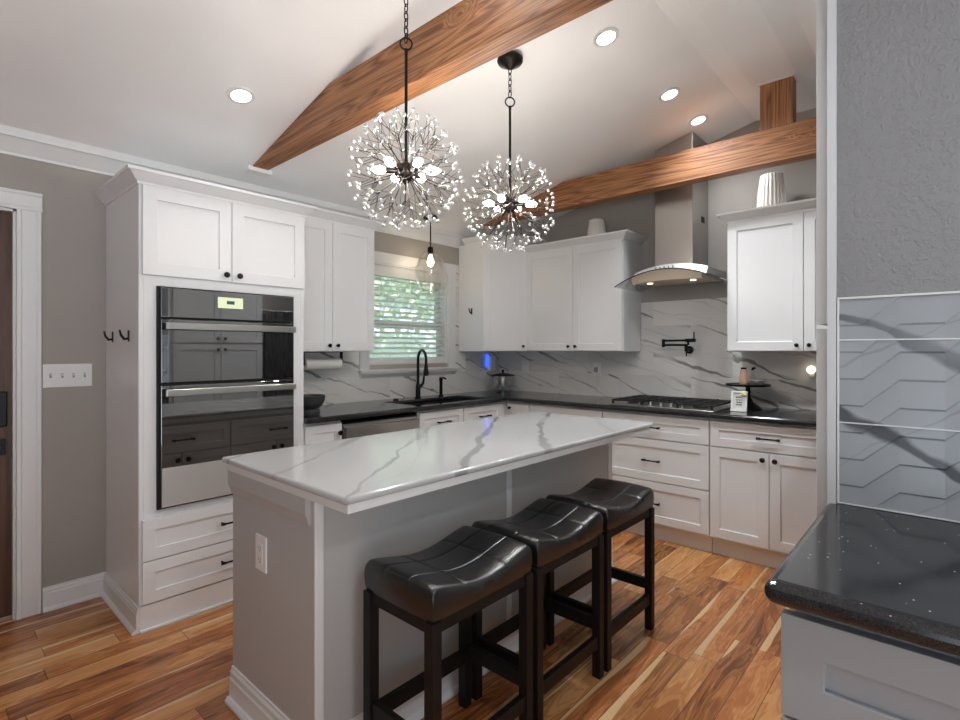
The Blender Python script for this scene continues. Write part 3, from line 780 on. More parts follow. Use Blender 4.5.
MB().tube([(1.0, 4.2, -.45), (1.02, 4.2, .8), (1.2, 4.22, 2.4)], [.12, .1, .06], 10).build('trunk', M['door'], t, smooth=True)

# ------------------------------------------------------------------ range hood
t = thing('range_hood', 'stainless chimney hood with curved glass canopy above the gas cooktop', 'range hood', (-.25, -1.955, 1.75))
ch0, ch1, chx = -1.819, -2.099, -.33
MB().hexa([(-.001, ch0, 1.96), (chx, ch0, 1.96), (chx, ch1, 1.96), (-.001, ch1, 1.96)],
          [(-.001, ch0, ceil_z(ch0)-.003), (chx, ch0, ceil_z(ch0)-.003), (chx, ch1, ceil_z(ch1)-.003), (-.001, ch1, ceil_z(ch1)-.003)]).build('chimney', M['steel'], t, .002)
MB().box((-.155, ch1-.001, 2.30), (-.085, ch1+.001, 2.345)).build('vent_grille', M['gap'], t)
yc = (ch0+ch1)/2+.005; hw = .382
m = MB(); N_ = 28; rows = []
for i in range(N_+1):
    s_ = -1+2*i/N_; y = yc-s_*hw; z = 1.925-.098*s_*s_; xf = -.515+.018*s_*s_
    rows.append([m.bm.verts.new(p) for p in ((-.002, y, z), (xf, y, z-.004), (xf, y, z+.003), (-.002, y, z+.007))])
for A, B in zip(rows, rows[1:]):
    for j in range(4): m.bm.faces.new((A[j], A[(j+1) % 4], B[(j+1) % 4], B[j]))
m.bm.faces.new(rows[0]); m.bm.faces.new(rows[-1][::-1])
m.build('glass_canopy', M['hoodglass'], t, smooth=True, angle=30)
MB().tube([(-.515+.018*q*q, yc-q*hw, 1.925-.098*q*q) for q in [-1+k/14 for k in range(29)]], .0038, 8).build('glass_edge', M['gap'], t, smooth=True)
m = MB(); rows = []
for i in range(15):    # steel body above the glass, arched
    s_ = -1+2*i/14; y = yc-s_*.270; zt_ = 1.975-.045*abs(s_)**2.2; zg = 1.934-.098*(s_*.270/hw)**2; xf = -.42
    rows.append([m.bm.verts.new(p) for p in ((-.002, y, zg), (xf, y, zg-.003), (xf+.03, y, max(zt_, zg+.003)), (-.002, y, max(zt_, zg+.003)+.002))])
for A, B in zip(rows, rows[1:]):
    for j in range(4): m.bm.faces.new((A[j], A[(j+1) % 4], B[(j+1) % 4], B[j]))
m.bm.faces.new(rows[0]); m.bm.faces.new(rows[-1][::-1])
m.build('control_housing', M['steel_band'], t, smooth=True, angle=30)
m = MB()
for k in range(5): m.tube([(-.41, yc+.09-k*.032, 1.952), (-.424, yc+.09-k*.032, 1.950)], .006, 10)
m.build('buttons', M['chrome'], t)
m = MB(); rows = []
for i in range(13):    # underside body
    s_ = -1+2*i/12; y = yc-s_*.255; zg = 1.936-.098*(s_*.255/hw)**2
    rows.append([m.bm.verts.new(p) for p in ((-.03, y, 1.860), (-.462, y, 1.842+.010*(1-s_*s_)), (-.476, y, zg-.012), (-.03, y, zg-.012))])
for A, B in zip(rows, rows[1:]):
    for j in range(4): m.bm.faces.new((A[j], A[(j+1) % 4], B[(j+1) % 4], B[j]))
m.bm.faces.new(rows[0]); m.bm.faces.new(rows[-1][::-1])
m.build('underside_body', M['steel_soft'], t, smooth=True, angle=30)
for yy in (yc+.16, yc-.16): MB().lathe([(0, 0), (.022, 0), (.022, .003), (0, .003)], (-.36, yy, 1.844), seg=14).build('lamp', M['night'], t)
# ------------------------------------------------------------------ cooktop
t = thing('gas_cooktop', 'stainless gas cooktop with black grates below the hood', 'cooktop', (-.33, -1.953, .9376))
MB().box((-.595, -1.575, .9376), (-.065, -2.331, .9476)).build('steel_tray', M['steel'], t, .004)
for j in range(3):
    y0 = -1.59-j*.2435; y1 = y0-.238; m = MB(); zg0, zg1 = .968, .980
    for y in (y0-.006, y1+.006): m.box((-.572 if j != 1 else -.47, y-.006, zg0), (-.085, y+.006, zg1))
    xa = -.572 if j != 1 else -.47
    for x in (xa+.006, -.091): m.box((x-.006, y0, zg0), (x+.006, y1, zg1))
    for x in ([-.45, -.33, -.21] if j != 1 else [-.37, -.25, -.17]): m.box((x-.005, y0, zg0), (x+.005, y1, zg1+.003))
    m.box((xa, (y0+y1)/2-.005, zg0), (-.085, (y0+y1)/2+.005, zg1+.003))
    for x in (xa+.006, -.091):
        for y in (y0-.006, y1+.006): m.box((x-.008, y-.008, .9476), (x+.008, y+.008, zg0))
    m.build('grate', M['iron'], t, .0015)
for x, y in ((-.45, -1.71), (-.20, -1.71), (-.25, -1.953), (-.45, -2.196), (-.20, -2.196)):
    MB().lathe([(.05, 0), (.05, .006), (.038, .010), (.038, .016), (0, .017)], (x, y, .9476), seg=20).build('burner', M['iron'], t, smooth=True)
for k in range(5):
    MB().lathe([(.021, 0), (.021, .004), (.017, .006), (.015, .026), (0, .027)], (-.535, -1.80-k*.075, .9476), seg=16).build('control_knob', M['chrome'], t, smooth=True)
# pot filler
t = thing('pot_filler', 'black folding pot filler faucet on the marble wall above the cooktop', 'faucet', (-.05, -1.975, 1.35))
MB().lathe([(.030, 0), (.030, .010), (.016, .014), (.014, .075)], (-TT, -1.962, 1.348), (-1, 0, 0), 18).build('wall_flange', M['black'], t, smooth=True)
MB().tube([(-.085, -1.962, 1.335), (-.085, -1.962, 1.392)], .013, 12).build('riser', M['black'], t, smooth=True)
MB().tube([(-.085, -1.962, 1.385), (-.092, -1.785, 1.385)], .0085, 12).build('arm', M['black'], t, smooth=True)
MB().tube([(-.092, -1.785, 1.368), (-.092, -1.785, 1.432)], .013, 12).build('elbow', M['black'], t, smooth=True)
m = MB().tube([(-.092, -1.785, 1.420), (-.12, -2.00, 1.420)], .0085, 12); m.build('arm', M['black'], t, smooth=True)
m = MB().tube([(-.117, -1.97, 1.420), (-.125, -2.045, 1.420)], .014, 12).tube([(-.119, -1.99, 1.42), (-.119, -1.99, 1.385)], .009, 12)
m.build('spout_end', M['black'], t, smooth=True)
MB().tube([(-.125, -2.035, 1.42), (-.125, -2.035, 1.485)], .005, 8).build('lever', M['black'], t)
MB().tube([(-.085, -1.962, 1.335), (-.092, -1.966, 1.298)], .005, 8).build('lever', M['black'], t)

# ------------------------------------------------------------------ kitchen island
IX0, IX1, IY0, IY1, IZ = -3.285, -1.38, -2.010, -1.418, .9376
t = thing('kitchen_island', 'grey-white kitchen island body under the marble top in the middle of the room', 'kitchen island', (-2.33, -1.72, 0))
MB().box((IX0, IY0, .0), (IX1, IY1, .886)).build('body', M['isl'], t, .0015)
m = MB().box((IX0-.020, -2.222, .886), (-1.330, IY1+.008, .9150)); m.build('top_support', M['trim'], t, .002)
BI = [(0, 0), (.030, 0), (.030, .010), (.022, .020), (.014, .022), (.014, .086), (.010, .092), (.010, .112), (.005, .120), (.005, .130), (0, .132)]
MB().sweep(BI, [(IX0, IY1), (IX0, IY0), (IX1, IY0), (IX1, IY1)], 1).build('base_moulding', M['trim'], t, smooth=True, angle=25)
m = MB().sweep([(0, .800), (.006, .800), (.010, .812), (.014, .826), (.019, .834), (.019, .886), (0, .886)], [(IX0, IY1), (IX0, IY0+.02)], 1); m.build('end_moulding', M['isl'], t, smooth=True, angle=25)
for x in (IX0+.012, -2.33, IX1-.026): MB().box((x-.012, IY0+.0005, .132), (x+.018, IY0-.006, .886)).build('panel_batten', M['trim'], t, .001)
MB().box((IX1, IY0-.002, .132), (IX1+.012, IY0+.03, .886)).build('corner_batten', M['trim'], t, .001)
xs = [IX0+.03, -2.655, -2.01, IX1-.03]
for a, b in zip(xs, xs[1:]):
    dd = MB().front((b-.004, IY1, .70), NX, AY, b-a-.008, .165, .045).build('drawer', M['cab'], t, .0015); pull(dd, ((a+b)/2, IY1+.02, .782), AX, AY)
    mm = (a+b)/2
    for c, e_, kx in ((a, mm, mm-.03), (mm, b, mm+.03)):
        dd = MB().front((e_-.002, IY1, .135), NX, AY, e_-c-.004, .56, .05).build('door', M['cab'], t, .0015); knob(dd, (kx, IY1+.02, .655), AY)
o = MB().box((-3.322, -2.236, .9150), (-1.312, -1.400, IZ)).build('island_top', M['marble'], None, .010, 4)
tag(o, 'white marble island top with grey veins', 'countertop')
def plate(name, c, U, W, w, h, label, cat, gang=0, mat='white_plastic', sockets=0):
    c, U, W = Vector(c), Vector(U), Vector(W); Z = Vector((0, 0, 1)); t = thing(name, label, cat, c)
    MB().box(c-U*w/2-Z*h/2, c+U*w/2+Z*h/2+W*.007).build('cover_plate', M[mat], t, .002)
    for i in range(gang):
        q = c+U*(w*((i+.5)/gang-.5)*.92)
        MB().box(q-U*.005-Z*.012+W*.007, q+U*.005+Z*.012+W*.0085).build('switch_slot', M['greyglaze'], t)
        MB().hexa([q-U*.0035-Z*.002+W*.008, q+U*.0035-Z*.002+W*.008, q+U*.0035+Z*.008+W*.008, q-U*.0035+Z*.008+W*.008], [q-U*.003+Z*.004+W*.020, q+U*.003+Z*.004+W*.020, q+U*.003+Z*.009+W*.019, q-U*.003+Z*.009+W*.019]).build('toggle', M['white_plastic'], t)
    if sockets:
        MB().box(c-U*.017-Z*.035+W*.007, c+U*.017+Z*.035+W*.009).build('receptacle', M['white_plastic'], t, .001)
        m = MB()
        for zz in (-.02, .02):
            for uu in (-.006, .006): m.box(c+U*(uu-.001)+Z*(zz-.004)+W*.009, c+U*(uu+.001)+Z*(zz+.005)+W*.0094)
            m.tube([c+Z*(zz-.010)+W*.009, c+Z*(zz-.010)+W*.0094], .0025, 8)
        m.build('slots', M['gap'], t)
    return t
plate('light_switch', (-3.552, 0, 1.212), AX, NY, .208, .122, 'wide white four-gang light switch plate on the taupe wall by the door', 'light switch', 4)
plate('power_outlet', (IX0, -1.663, .628), AY, NX, .078, .124, 'white power outlet on the end panel of the island', 'outlet', 0, 'white_plastic', 1)
plate('power_outlet', (-TT, -.355, 1.178), AY, NX, .075, .12, 'blank white wall plate on the marble tile above the glass cake stand', 'wall plate')
plate('power_outlet', (-TT, -1.150, 1.175), AY, NX, .075, .12, 'white outlet with a plug in it on the tile left of the cooktop', 'outlet', 0, 'white_plastic', 1)
plate('power_outlet', (-TT, -2.790, 1.172), AY, NX, .075, .12, 'white outlet holding the night light on the tile at far right', 'outlet', 0, 'white_plastic', 1)
t = thing('power_plug', 'grey plug with cord stuck in the outlet left of the cooktop', 'plug', (-.05, -1.150, 1.17))
MB().box((-.0195, -1.166, 1.150), (-.05, -1.136, 1.195)).build('plug_body', M['greyglaze'], t, .005)
MB().tube([(-.045, -1.150, 1.152), (-.05, -1.152, 1.10), (-.02, -1.156, 1.04), (-.018, -1.16, .945)], .004, 8).build('cord', M['white_plastic'], t, smooth=True)
t = thing('night_light', 'small round plug-in night light in the far right outlet', 'night light', (-.04, -2.785, 1.19))
MB().box((-.0195, -2.802, 1.160), (-.045, -2.768, 1.205)).build('housing', M['white_plastic'], t, .005)
MB().lathe([(.018, 0), (.026, .006), (.026, .014), (.016, .022), (0, .024)], (-.042, -2.782, 1.212), (-1, 0, .2), 18).build('lens', M['night'], t, smooth=True)
t = thing('plug_in_device', 'white plug-in box glowing blue under the corner wall cabinet', 'plug-in device', (-.16, -.05, 1.2))
MB().box((-.195, -.0101, 1.135), (-.115, -.060, 1.285)).build('housing', M['white_plastic'], t, .008)
MB().box((-.216, -.0101, 1.175), (-.196, -.040, 1.300)).build('blue_light', M['blue'], t, .004)

# ------------------------------------------------------------------ bar stools
SZ0, SZ1 = .586, .682
def stool_proto():
    t = thing('bar_stool', '', 'stool', (0, 0, 0))
    hx, hy = .232, .160; m = MB(); nx, ny = 28, 18
    def top(u, v):
        z = SZ1-.036*math.cos(u*math.pi/2)**1.6+.006*math.cos(v*math.pi/2)
        e = max(abs(u), abs(v)); 
        edge = max(0, (abs(u)-.92)/.08), max(0, (abs(v)-.89)/.11)
        z -= .010*(edge[0]**2.2)+.009*(edge[1]**2.2)
        d = min(abs(abs(u)-.42)*hx, abs(abs(v)-.36)*hy)
        z -= .0028*math.exp(-(d/.0026)**2)
        return z
    us = sorted(set([-1+2*i/nx for i in range(nx+1)]+[s*(.42+q) for s in (-1, 1) for q in (-.024, -.010, 0, .010, .024)]+[-.96, .96, -.985, .985]))
    vs = sorted(set([-1+2*i/ny for i in range(ny+1)]+[s*(.36+q) for s in (-1, 1) for q in (-.036, -.015, 0, .015, .036)]+[-.96, .96, -.985, .985]))
    def P(u, v): 
        k = 1-.02*(u*u*v*v)
        return Vector((u*hx*k, v*hy*k, top(u, v)))
    g = [[m.bm.verts.new(P(u, v)) for v in vs] for u in us]
    for i in range(len(us)-1):
        for j in range(len(vs)-1): m.bm.faces.new((g[i][j], g[i+1][j], g[i+1][j+1], g[i][j+1]))
    loop = [g[i][0] for i in range(len(us))]+[g[-1][j] for j in range(1, len(vs))]+[g[i][-1] for i in range(len(us)-2, -1, -1)]+[g[0][j] for j in range(len(vs)-2, 0, -1)]
    prev = loop
    for z, k in ((.655, 1.012), (.630, 1.016), (.605, 1.010), (SZ0, .992)):
        cur = [m.bm.verts.new((v.co.x*k, v.co.y*k, z if z < .65 else min(z, v.co.z-.008))) for v in loop]
        for a in range(len(loop)): m.bm.faces.new((prev[a], prev[(a+1) % len(loop)], cur[(a+1) % len(loop)], cur[a]))
        prev = cur
    m.bm.faces.new(prev)
    m.build('seat', M['leather'], t, smooth=True, angle=75)
    L = .036; lx, ly = .216, .144
    m = MB()
    for s in (-1, 1):
        m.box((-lx, s*ly-.010, .548), (lx, s*ly+.010, SZ0)); m.box((s*lx-.010, -ly, .548), (s*lx+.010, ly, SZ0))
    m.build('apron', M['blackwood'], t, .001)
    for sx in (-1, 1):
        for sy in (-1, 1):
            MB().box((sx*lx-L/2, sy*ly-L/2, 0), (sx*lx+L/2, sy*ly+L/2, SZ0-.002)).build('leg', M['blackwood'], t, .002)
    for s in (-1, 1):
        MB().box((-lx+L/2, s*ly-.011, .125 if s < 0 else .165), (lx-L/2, s*ly+.011, .175 if s < 0 else .215)).build('stretcher', M['blackwood'], t, .0015)
        MB().box((s*lx-.011, -ly+L/2, .190), (s*lx+.011, ly-L/2, .240)).build('stretcher', M['blackwood'], t, .0015)
    return t
st = stool_proto()
for i, (x, lab) in enumerate([(-2.925, 'black leather saddle-seat bar stool nearest the camera at the island'), (-2.432, 'middle black leather saddle-seat bar stool of the three at the island'), (-1.935, 'farthest black leather saddle-seat bar stool at the island, nearest the range')]):
    s_ = st if i == 0 else copy_tree(st)
    s_.location = (x, -2.250, 0); s_['label'] = lab; s_['group'] = 'bar stools at the island'

# ------------------------------------------------------------------ foreground counter and cabinet
t = thing('base_cabinet', 'drawer cabinet in shade-darkened grey paint in the right foreground under the speckled counter', 'cabinet', (-2.77, -4.0, 0))
gx = -3.052
MB().box((-2.465, -3.262, .0), (gx, -5.0, .890)).build('body', M['dim_cab'], t, .0015)
zs = [(.720, .868), (.420, .690), (.120, .390)]
for y0, y1 in ((-3.244, -4.10), (-4.104, -4.96)):
    for z0, z1 in ((.690, .872), (.410, .684), (.12, .404)):
        dd = MB().front((gx, y0, z0), NY, NX, y0-y1, z1-z0, .066, .022, .012).build('drawer', M['dim_cab'], t, .0015)
        pull(dd, (gx-.022, (y0+y1)/2, (z0+z1)/2), AY, NX)
o = MB().box((-2.4605, -3.222, .894), (-3.113, -5.05, .9376)).build('countertop', M['granite'], None, .020, 4)
tag(o, 'black speckled stone countertop in the right foreground', 'countertop')

# pantry facing the island, seen edge-on
t = thing('pantry_cabinet', 'tall grey pantry cabinet seen edge-on behind the foreground wall', 'cabinet', (-2.0, -3.5, 0))
MB().box((-2.336, -3.2255, .1), (-1.585, -3.90, 2.42)).build('body', M['pantry'], t, .0015)
MB().box((-2.336, -3.27, 0), (-1.585, -3.90, .1)).build('toe_kick', M['gap'], t)
pm = -2.01
for z0, z1, kz in ((1.418, 2.40, 1.46), (.12, 1.405, 1.35)):
    for a, b, kx in ((-2.440, pm-.002, pm-.034), (pm+.002, -1.588, pm+.034)):
        dd = MB().front((b, -3.2225, z0), NX, AY, b-a, z1-z0, .06, .026).build('door', M['pantry'], t, .0015)
        knob(dd, (kx, -3.1965, kz), AY)
t = thing('refrigerator', 'dark steel refrigerator beside the pantry, mirrored in the oven glass', 'refrigerator', (-1.1, -3.55, 0))
MB().box((-1.56, -3.25, .02), (-.66, -3.90, 1.78)).build('body', M['fridge'], t, .004)
for a, b, hx in ((-1.558, -1.112, -1.145), (-1.108, -.662, -1.075)):
    dd = MB().box((a, -3.205, .72), (b, -3.248, 1.775)).build('door', M['fridge'], t, .008)
    pts = [(hx, -3.205, .80), (hx, -3.165, .86), (hx, -3.150, 1.2), (hx, -3.165, 1.54), (hx, -3.205, 1.60)]
    MB().tube(pts, .012, 10).build('handle', M['steel'], dd, smooth=True)
MB().box((-1.558, -3.205, .06), (-.662, -3.248, .71)).build('freezer_drawer', M['fridge'], t, .008)

# ------------------------------------------------------------------ things on the counters
t = thing('paper_towel_holder', 'white paper towel roll hung under the wall cabinet left of the window', 'paper towel', (-2.2, -.17, 1.25))
MB().lathe([(.020, 0), (.040, 0), (.040, .28), (.020, .28)], (-2.285, -.17, 1.248), (1, 0, 0), 28).build('roll', M['towel'], t, smooth=True)
m = MB().tube([(-2.30, -.17, 1.248), (-1.98, -.17, 1.248)], .008, 10)
m.box((-1.995, -.185, 1.240), (-1.988, -.155, 1.335)); m.box((-2.298, -.185, 1.240), (-2.291, -.155, 1.335)); m.box((-2.298, -.19, 1.329), (-1.988, -.15, 1.3345))
m.build('bracket', M['bronze'], t)
o = MB().lathe([(0, .0), (.066, .0), (.066, .014), (.058, .022), (.078, .040), (.094, .072), (.100, .108), (.094, .110), (.086, .075), (.05, .045), (0, .04)], (-2.335, -.33, .9376), seg=32).build('mixing_bowl', M['darkbowl'], None, smooth=True)
tag(o, 'charcoal footed bowl on the counter beside the tall oven cabinet', 'bowl')
# glass cake stand in the corner
t = thing('glass_cake_stand', 'glass domed cake stand in the counter corner under the diagonal cabinet', 'cake stand', (-.21, -.23, .9376))
cc = (-.21, -.23)
MB().lathe([(.070, 0), (.070, .006), (.020, .018), (.014, .035), (.022, .048), (.150, .056), (.150, .064), (.02, .060)], (*cc, .9376), seg=32).build('pedestal_plate', M['hoodglass'], t, smooth=True)
MB().lathe([(.085, 0), (.088, .05), (.084, .088), (.080, .088), (.083, .05), (.080, 0)], (*cc, 1.004), seg=32, loop=True).build('glass_jar', M['globe'], t, smooth=True)
MB().lathe([(.118, .0), (.120, .008), (.060, .022), (.020, .028), (0, .028)], (*cc, 1.094), seg=32).build('lid', M['bronze'], t, smooth=True)
MB().lathe([(.010, 0), (.008, .008), (.016, .020), (.012, .032), (0, .036)], (*cc, 1.122), seg=16).build('lid_knob', M['black'], t, smooth=True)
# black cake stand by the cooktop
t = thing('black_cake_stand', 'black pedestal cake stand on the counter right of the cooktop', 'cake stand', (-.215, -2.435, .9376))
c2 = (-.215, -2.435)
MB().lathe([(.088, 0), (.088, .006), (.070, .022), (.034, .050), (.018, .085), (.014, .11), (.024, .118), (.014, .126), (.016, .150), (.034, .160)], (*c2, .9376), seg=32).build('pedestal', M['black'], t, smooth=True)
MB().lathe([(0, .158), (.138, .160), (.142, .166), (.142, .174), (.136, .174), (.132, .168), (0, .168)], (*c2, .9376), seg=36).build('plate', M['black'], t, smooth=True)
zp = .9376+.168
t = thing('spice_bottle', 'small peach bottle with black cap standing on the black cake stand', 'bottle', (-.225, -2.41, zp))
MB().lathe([(.022, 0), (.026, .004), (.026, .060), (.022, .075), (.024, .085), (.020, .105), (.016, .108)], (-.225, -2.41, zp), seg=20).build('body', M['peach'], t, smooth=True)
MB().lathe([(.018, 0), (.018, .012), (0, .013)], (-.225, -2.41, zp+.1075), seg=16).build('cap', M['black'], t, smooth=True)
t = thing('oil_cruet', 'slim glass cruet with black stopper on the black cake stand', 'bottle', (-.175, -2.455, zp))
MB().lathe([(.020, 0), (.022, .004), (.022, .055), (.010, .075), (.009, .100)], (-.175, -2.455, zp), seg=18).build('body', M['globe'], t, smooth=True)
MB().tube([(-.175, -2.455, zp+.100), (-.175, -2.455, zp+.112), (-.178, -2.472, zp+.116)], .009, 10).build('stopper', M['black'], t, smooth=True)
o = MB().lathe([(0, 0), (.026, 0), (.040, .014), (.046, .036), (.042, .037), (.034, .016), (0, .010)], (-.245, -2.492, zp), seg=24).build('salt_dish', M['greyglaze'], None, smooth=True)
tag(o, 'small grey dish on the right half of the black cake stand', 'dish')
# framed print
t = thing('picture_frame', 'small white framed print leaning on the counter before the black cake stand', 'picture frame', (-.42, -2.437, .9376))
Uf = NY; tilt = Vector((.16, 0, 1)).normalized(); Wf = Vector((-1, 0, .16)).normalized(); p0 = Vector((-.43, -2.388, .9385)); fw, fh, fb = .098, .136, .012
def fp(u, v, o_): return p0+Uf*u+tilt*v+Wf*o_
m = MB()
for a, b, c, e_ in ((0, 0, fw, fb), (0, fh-fb, fw, fh), (0, fb, fb, fh-fb), (fw-fb, fb, fw, fh-fb)):
    m.hexa([fp(a, b, 0), fp(c, b, 0), fp(c, e_, 0), fp(a, e_, 0)], [fp(a, b, .014), fp(c, b, .014), fp(c, e_, .014), fp(a, e_, .014)])
m.build('frame', M['white_plastic'], t)
pp = MB().hexa([fp(fb, fb, .002), fp(fw-fb, fb, .002), fp(fw-fb, fh-fb, .002), fp(fb, fh-fb, .002)], [fp(fb, fb, .006), fp(fw-fb, fb, .006), fp(fw-fb, fh-fb, .006), fp(fb, fh-fb, .006)]).build('print', M['artpaper'], t)
m = MB(); rng = random.Random(3)
for ln, (u0, u1) in enumerate(((.026, .066), (.028, .070), (.034, .068), (.030, .068))):
    v0 = .094-ln*.0165; n = 22
    m.tube([fp(u0+(u1-u0)*k/n, v0+.0055*math.sin(k*1.9+ln)*(1.5 if k in (2, 3, 12) else .8), .0068) for k in range(n+1)], .0011, 5)
m.build('lettering', M['ink'], pp)
m = MB(); rng = random.Random(9)
for k in range(9):
    a = 2*math.pi*k/9; m.sphere(fp(fw-.012+.010*math.cos(a), fh-.018+.010*math.sin(a), .020), .006, 8, 6)
m.sphere(fp(fw-.012, fh-.018, .022), .005, 8, 6); m.sphere(fp(fw-.036, fh-.026, .016), .006, 8, 6); m.sphere(fp(fw-.028, fh-.020, .017), .006, 8, 6)
m.build('flower_clip', M['flower'], t, smooth=True)
# ribbed vases
for (x, y, z, r0, r1, h, lab) in ((-.17, -1.235, UT+.02, .078, .060, .215, 'small white ribbed vase on top of the cabinet left of the hood'), (-.17, -2.57, UT+.02, .088, .066, .300, 'larger white ribbed vase on top of the cabinet right of the hood')):
    o = MB().lathe([(r0*.9, 0), (r0, .008), (r0*.99, h*.3), (r0*.93, h*.6), (r1, h*.985), (r1*.96, h), (r1*.88, h*.99), (r1*.85, h*.7), (r0*.8, h*.1), (0, h*.08)], (x, y, z), seg=176, flute=(22, .034)).build('ribbed_vase', M['ceramic'], None, smooth=True, angle=60)
    tag(o, lab, 'vase', 'white ribbed vases')

# ------------------------------------------------------------------ lights
nrm = Vector((0, -SL, -1)).normalized()     # downward normal of the near slope
def ceiling_light(x, y, label, real=True, slope=True, watts=None):
    if y > -2.43: z = ceil_z(y); n = Vector((0, -SL, -1)).normalized()
    else: z = 3.005-SL*(-y-2.91); n = Vector((0, SL, -1)).normalized()
    p = Vector((x, y, z)); t = thing('ceiling_light', label, 'ceiling light', p, 'recessed ceiling lights')
    MB().lathe([(.044, .0), (.066, .0), (.064, .005), (.047, .008)], p, n, 32, None, True).build('trim_ring', M['trim'], t, smooth=True)
    MB().lathe([(0, .002), (.046, .002), (.044, .005), (0, .006)], p, n, 32).build('lens', M['lamp'], t)
    ld = bpy.data.lights.new('recessed_lamp', 'AREA'); ld.shape = 'DISK'; ld.size = .085; ld.spread = math.radians(125); ld.energy = watts or LAMP_W; ld.color = (.90, .95, 1)
    lo = bpy.data.objects.new('recessed_lamp', ld); COL.objects.link(lo); lo.parent = t; lo.location = n*.012
    lo.rotation_euler = n.to_track_quat('-Z', 'Y').to_euler()
ceiling_light(-3.006, -.841, 'recessed ceiling light above the oven cabinet, alone left of the near beam', watts=1.0)
ceiling_light(-1.735, -2.17, 'largest recessed ceiling light, next to the near beam')
ceiling_light(-.933, -2.174, 'middle recessed ceiling light in the row toward the hood')
ceiling_light(-.438, -2.175, 'recessed ceiling light closest to the hood chimney', watts=3.5)
ceiling_light(-3.0, -2.17, 'added recessed fill light above the near end of the island, out of the picture', watts=1.5)  # unseen lamp, added as fill beyond the visible row
ceiling_light(-1.6, -3.6, 'added recessed fill light above the pantry, out of the picture', watts=8.5)  # unseen lamp added to brighten the range side and ceiling
ceiling_light(-3.6, -4.4, 'added recessed fill light behind the camera, out of the picture')  # added fill behind the camera, never in view

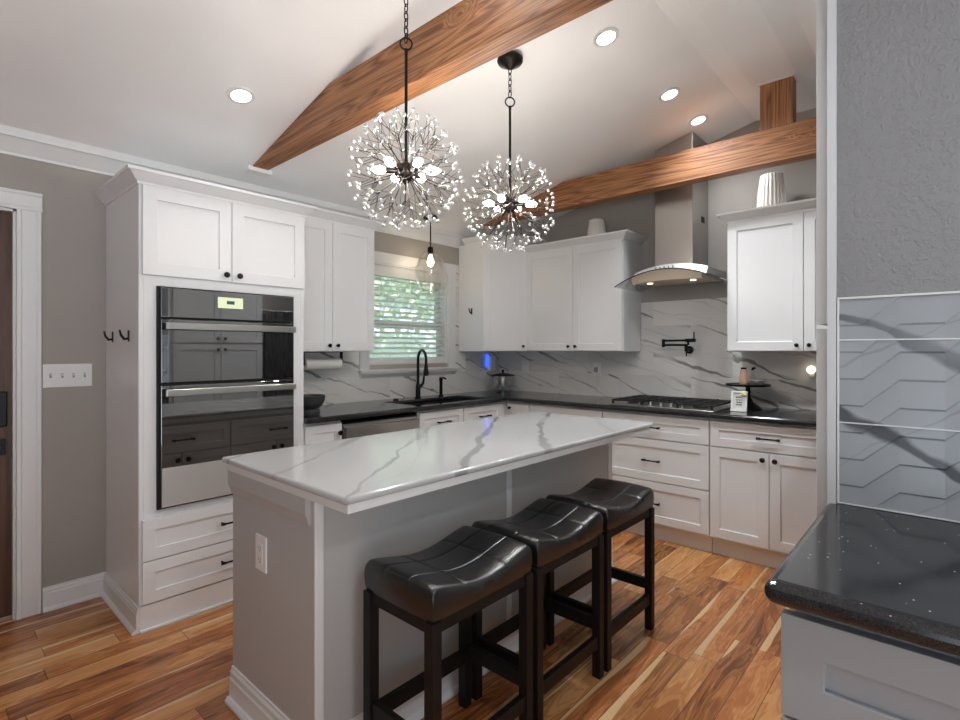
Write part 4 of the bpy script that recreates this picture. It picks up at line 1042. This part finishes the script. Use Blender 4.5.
def chandelier(x, y, zc, R, zring, seed, label):
    t = thing('chandelier', label, 'chandelier', (x, y, zc), 'crystal starburst chandeliers')
    zt = ceil_z(y); rng = random.Random(seed); c = Vector((x, y, zc))
    MB().lathe([(.012, -.050), (.022, -.046), (.030, -.036), (.060, -.024), (.066, -.014), (.066, .0), (.050, .018), (0, .018)], (x, y, zt-.006), seg=28).build('canopy', M['bronze'], t, smooth=True)
    m = MB(); z = zt-.050; k = 0; Lk = .040
    while z > zring+.026+.012:
        a = k % 2; cz = z-Lk/2+.003; pts = []
        for i in range(12):
            q = 2*math.pi*i/12; du = .009*math.cos(q); dv = Lk/2*math.sin(q)
            pts.append((x+(du if a else 0), y+(0 if a else du), cz+dv))
        m.tube(pts, .0026, 6, True); z -= Lk-.010; k += 1
    m.build('chain', M['bronze'], t, smooth=True)
    MB().tube([(x+.024*math.cos(2*math.pi*i/24)*.75, y-.024*math.cos(2*math.pi*i/24)*.66, zring+.024*math.sin(2*math.pi*i/24)) for i in range(24)], .0036, 8, True).build('ring', M['bronze'], t, smooth=True)
    MB().tube([(x, y, zring-.022), (x, y, zring-.040), (x, y, zc+.03)], [.009, .0065, .0065], 12).build('rod', M['bronze'], t, smooth=True)
    MB().lathe([(.010, .040), (.024, .030), (.036, .012), (.036, -.012), (.024, -.032), (.014, -.040), (.006, -.052)], c, seg=20).build('hub', M['bronze'], t, smooth=True)
    socks = []
    for k in range(6):
        a = 2*math.pi*(k+.25)/6; dv = Vector((math.cos(a), math.sin(a), .06)).normalized(); socks.append(dv)
        so = MB().tube([c+dv*.030, c+dv*.082], .0105, 12).build('socket', M['bronze'], t, smooth=True)
        bo = MB().lathe([(.007, 0), (.013, .010), (.0165, .022), (.0150, .036), (.007, .052), (0, .060)], c+dv*.082, dv, 14).build('bulb', M['bulb'], so, smooth=True)
    N = 40; beads = []
    for i in range(N):
        zz = 1-2*(i+.5)/N; rr = math.sqrt(1-zz*zz); ph = i*2.399963+seed
        dv = Vector((rr*math.cos(ph), rr*math.sin(ph), zz))
        if zz > .955: continue
        if any(dv.dot(s_) > .955 for s_ in socks): continue
        u = dv.orthogonal().normalized(); w_ = dv.cross(u); m = MB()
        b0 = c+dv*R*.60
        m.tube([c+dv*.030, b0], .0026, 6)
        nb = 6
        for j in range(nb):
            a = 2*math.pi*j/nb+rng.uniform(-.3, .3); sp = .0 if j == 0 else rng.uniform(.28, .46)
            st_ = b0-dv*R*(rng.choice((0, 0, .08)))
            tip_d = (dv+(u*math.cos(a)+w_*math.sin(a))*sp).normalized()
            tip = c+tip_d*R*rng.uniform(.88, .985)
            m.tube([st_, tip], .0011, 5); beads.append(tip)
        m.build('stem', M['bronze'], t)
    rng.shuffle(beads)
    me = None
    for q in beads[:100]:
        if me is None:
            o = MB().sphere(q, .0082, 10, 7).build('crystal_bead', M['crystal'], t, smooth=True)
            bmp = o.data; off = q-c
            for v in bmp.vertices: v.co = v.co-off
            o.location = off; me = bmp
        else:
            o = bpy.data.objects.new('crystal_bead', me); COL.objects.link(o); o.parent = t; o.location = q-c
    m = MB()
    for q in beads[100:]: m.sphere(q, .0082, 10, 7)
    o = m.build('crystal_beads', M['crystal'], t, smooth=True); o['kind'] = 'stuff'
chandelier(-2.767, -1.83, 2.070, .240, 2.591, 1, 'left starburst crystal chandelier nearest the camera, hanging before the near beam')
chandelier(-2.043, -1.79, 2.093, .249, 2.624, 4, 'right starburst crystal chandelier, farther from the camera over the island')
# pendant above the sink
t = thing('pendant_lamp', 'clear glass egg-shaped pendant lamp hanging in front of the window', 'pendant lamp', (-1.156, -.22, 1.84))
px, py = -1.156, -.22; zt = ceil_z(py)
MB().lathe([(.010, -.028), (.045, -.022), (.062, -.008), (.062, .0), (.05, .014), (0, .014)], (px, py, zt-.004), seg=28).build('canopy', M['bronze'], t, smooth=True)
MB().tube([(px, py, zt-.03), (px, py, 2.195)], .006, 10).build('stem', M['bronze'], t, smooth=True)
MB().lathe([(.0, .03), (.022, .028), (.024, 0), (.022, -.028), (.016, -.034)], (px, py, 2.185), seg=20).build('socket', M['bronze'], t, smooth=True)
prof = [(.026, .165), (.060, .150), (.100, .105), (.125, .045), (.130, 0), (.122, -.06), (.098, -.120), (.072, -.165)]
MB().lathe(prof+[(r-.003, h) for r, h in prof[::-1]], (px, py, 2.005), seg=64, flute=(12, .02), loop=True).build('glass_globe', M['globe'], t, smooth=True)
MB().lathe([(.010, .0), (.014, -.02), (.027, -.055), (.027, -.075), (.015, -.098), (0, -.104)], (px, py, 2.152), seg=18).build('bulb', M['pbulb'], t, smooth=True)
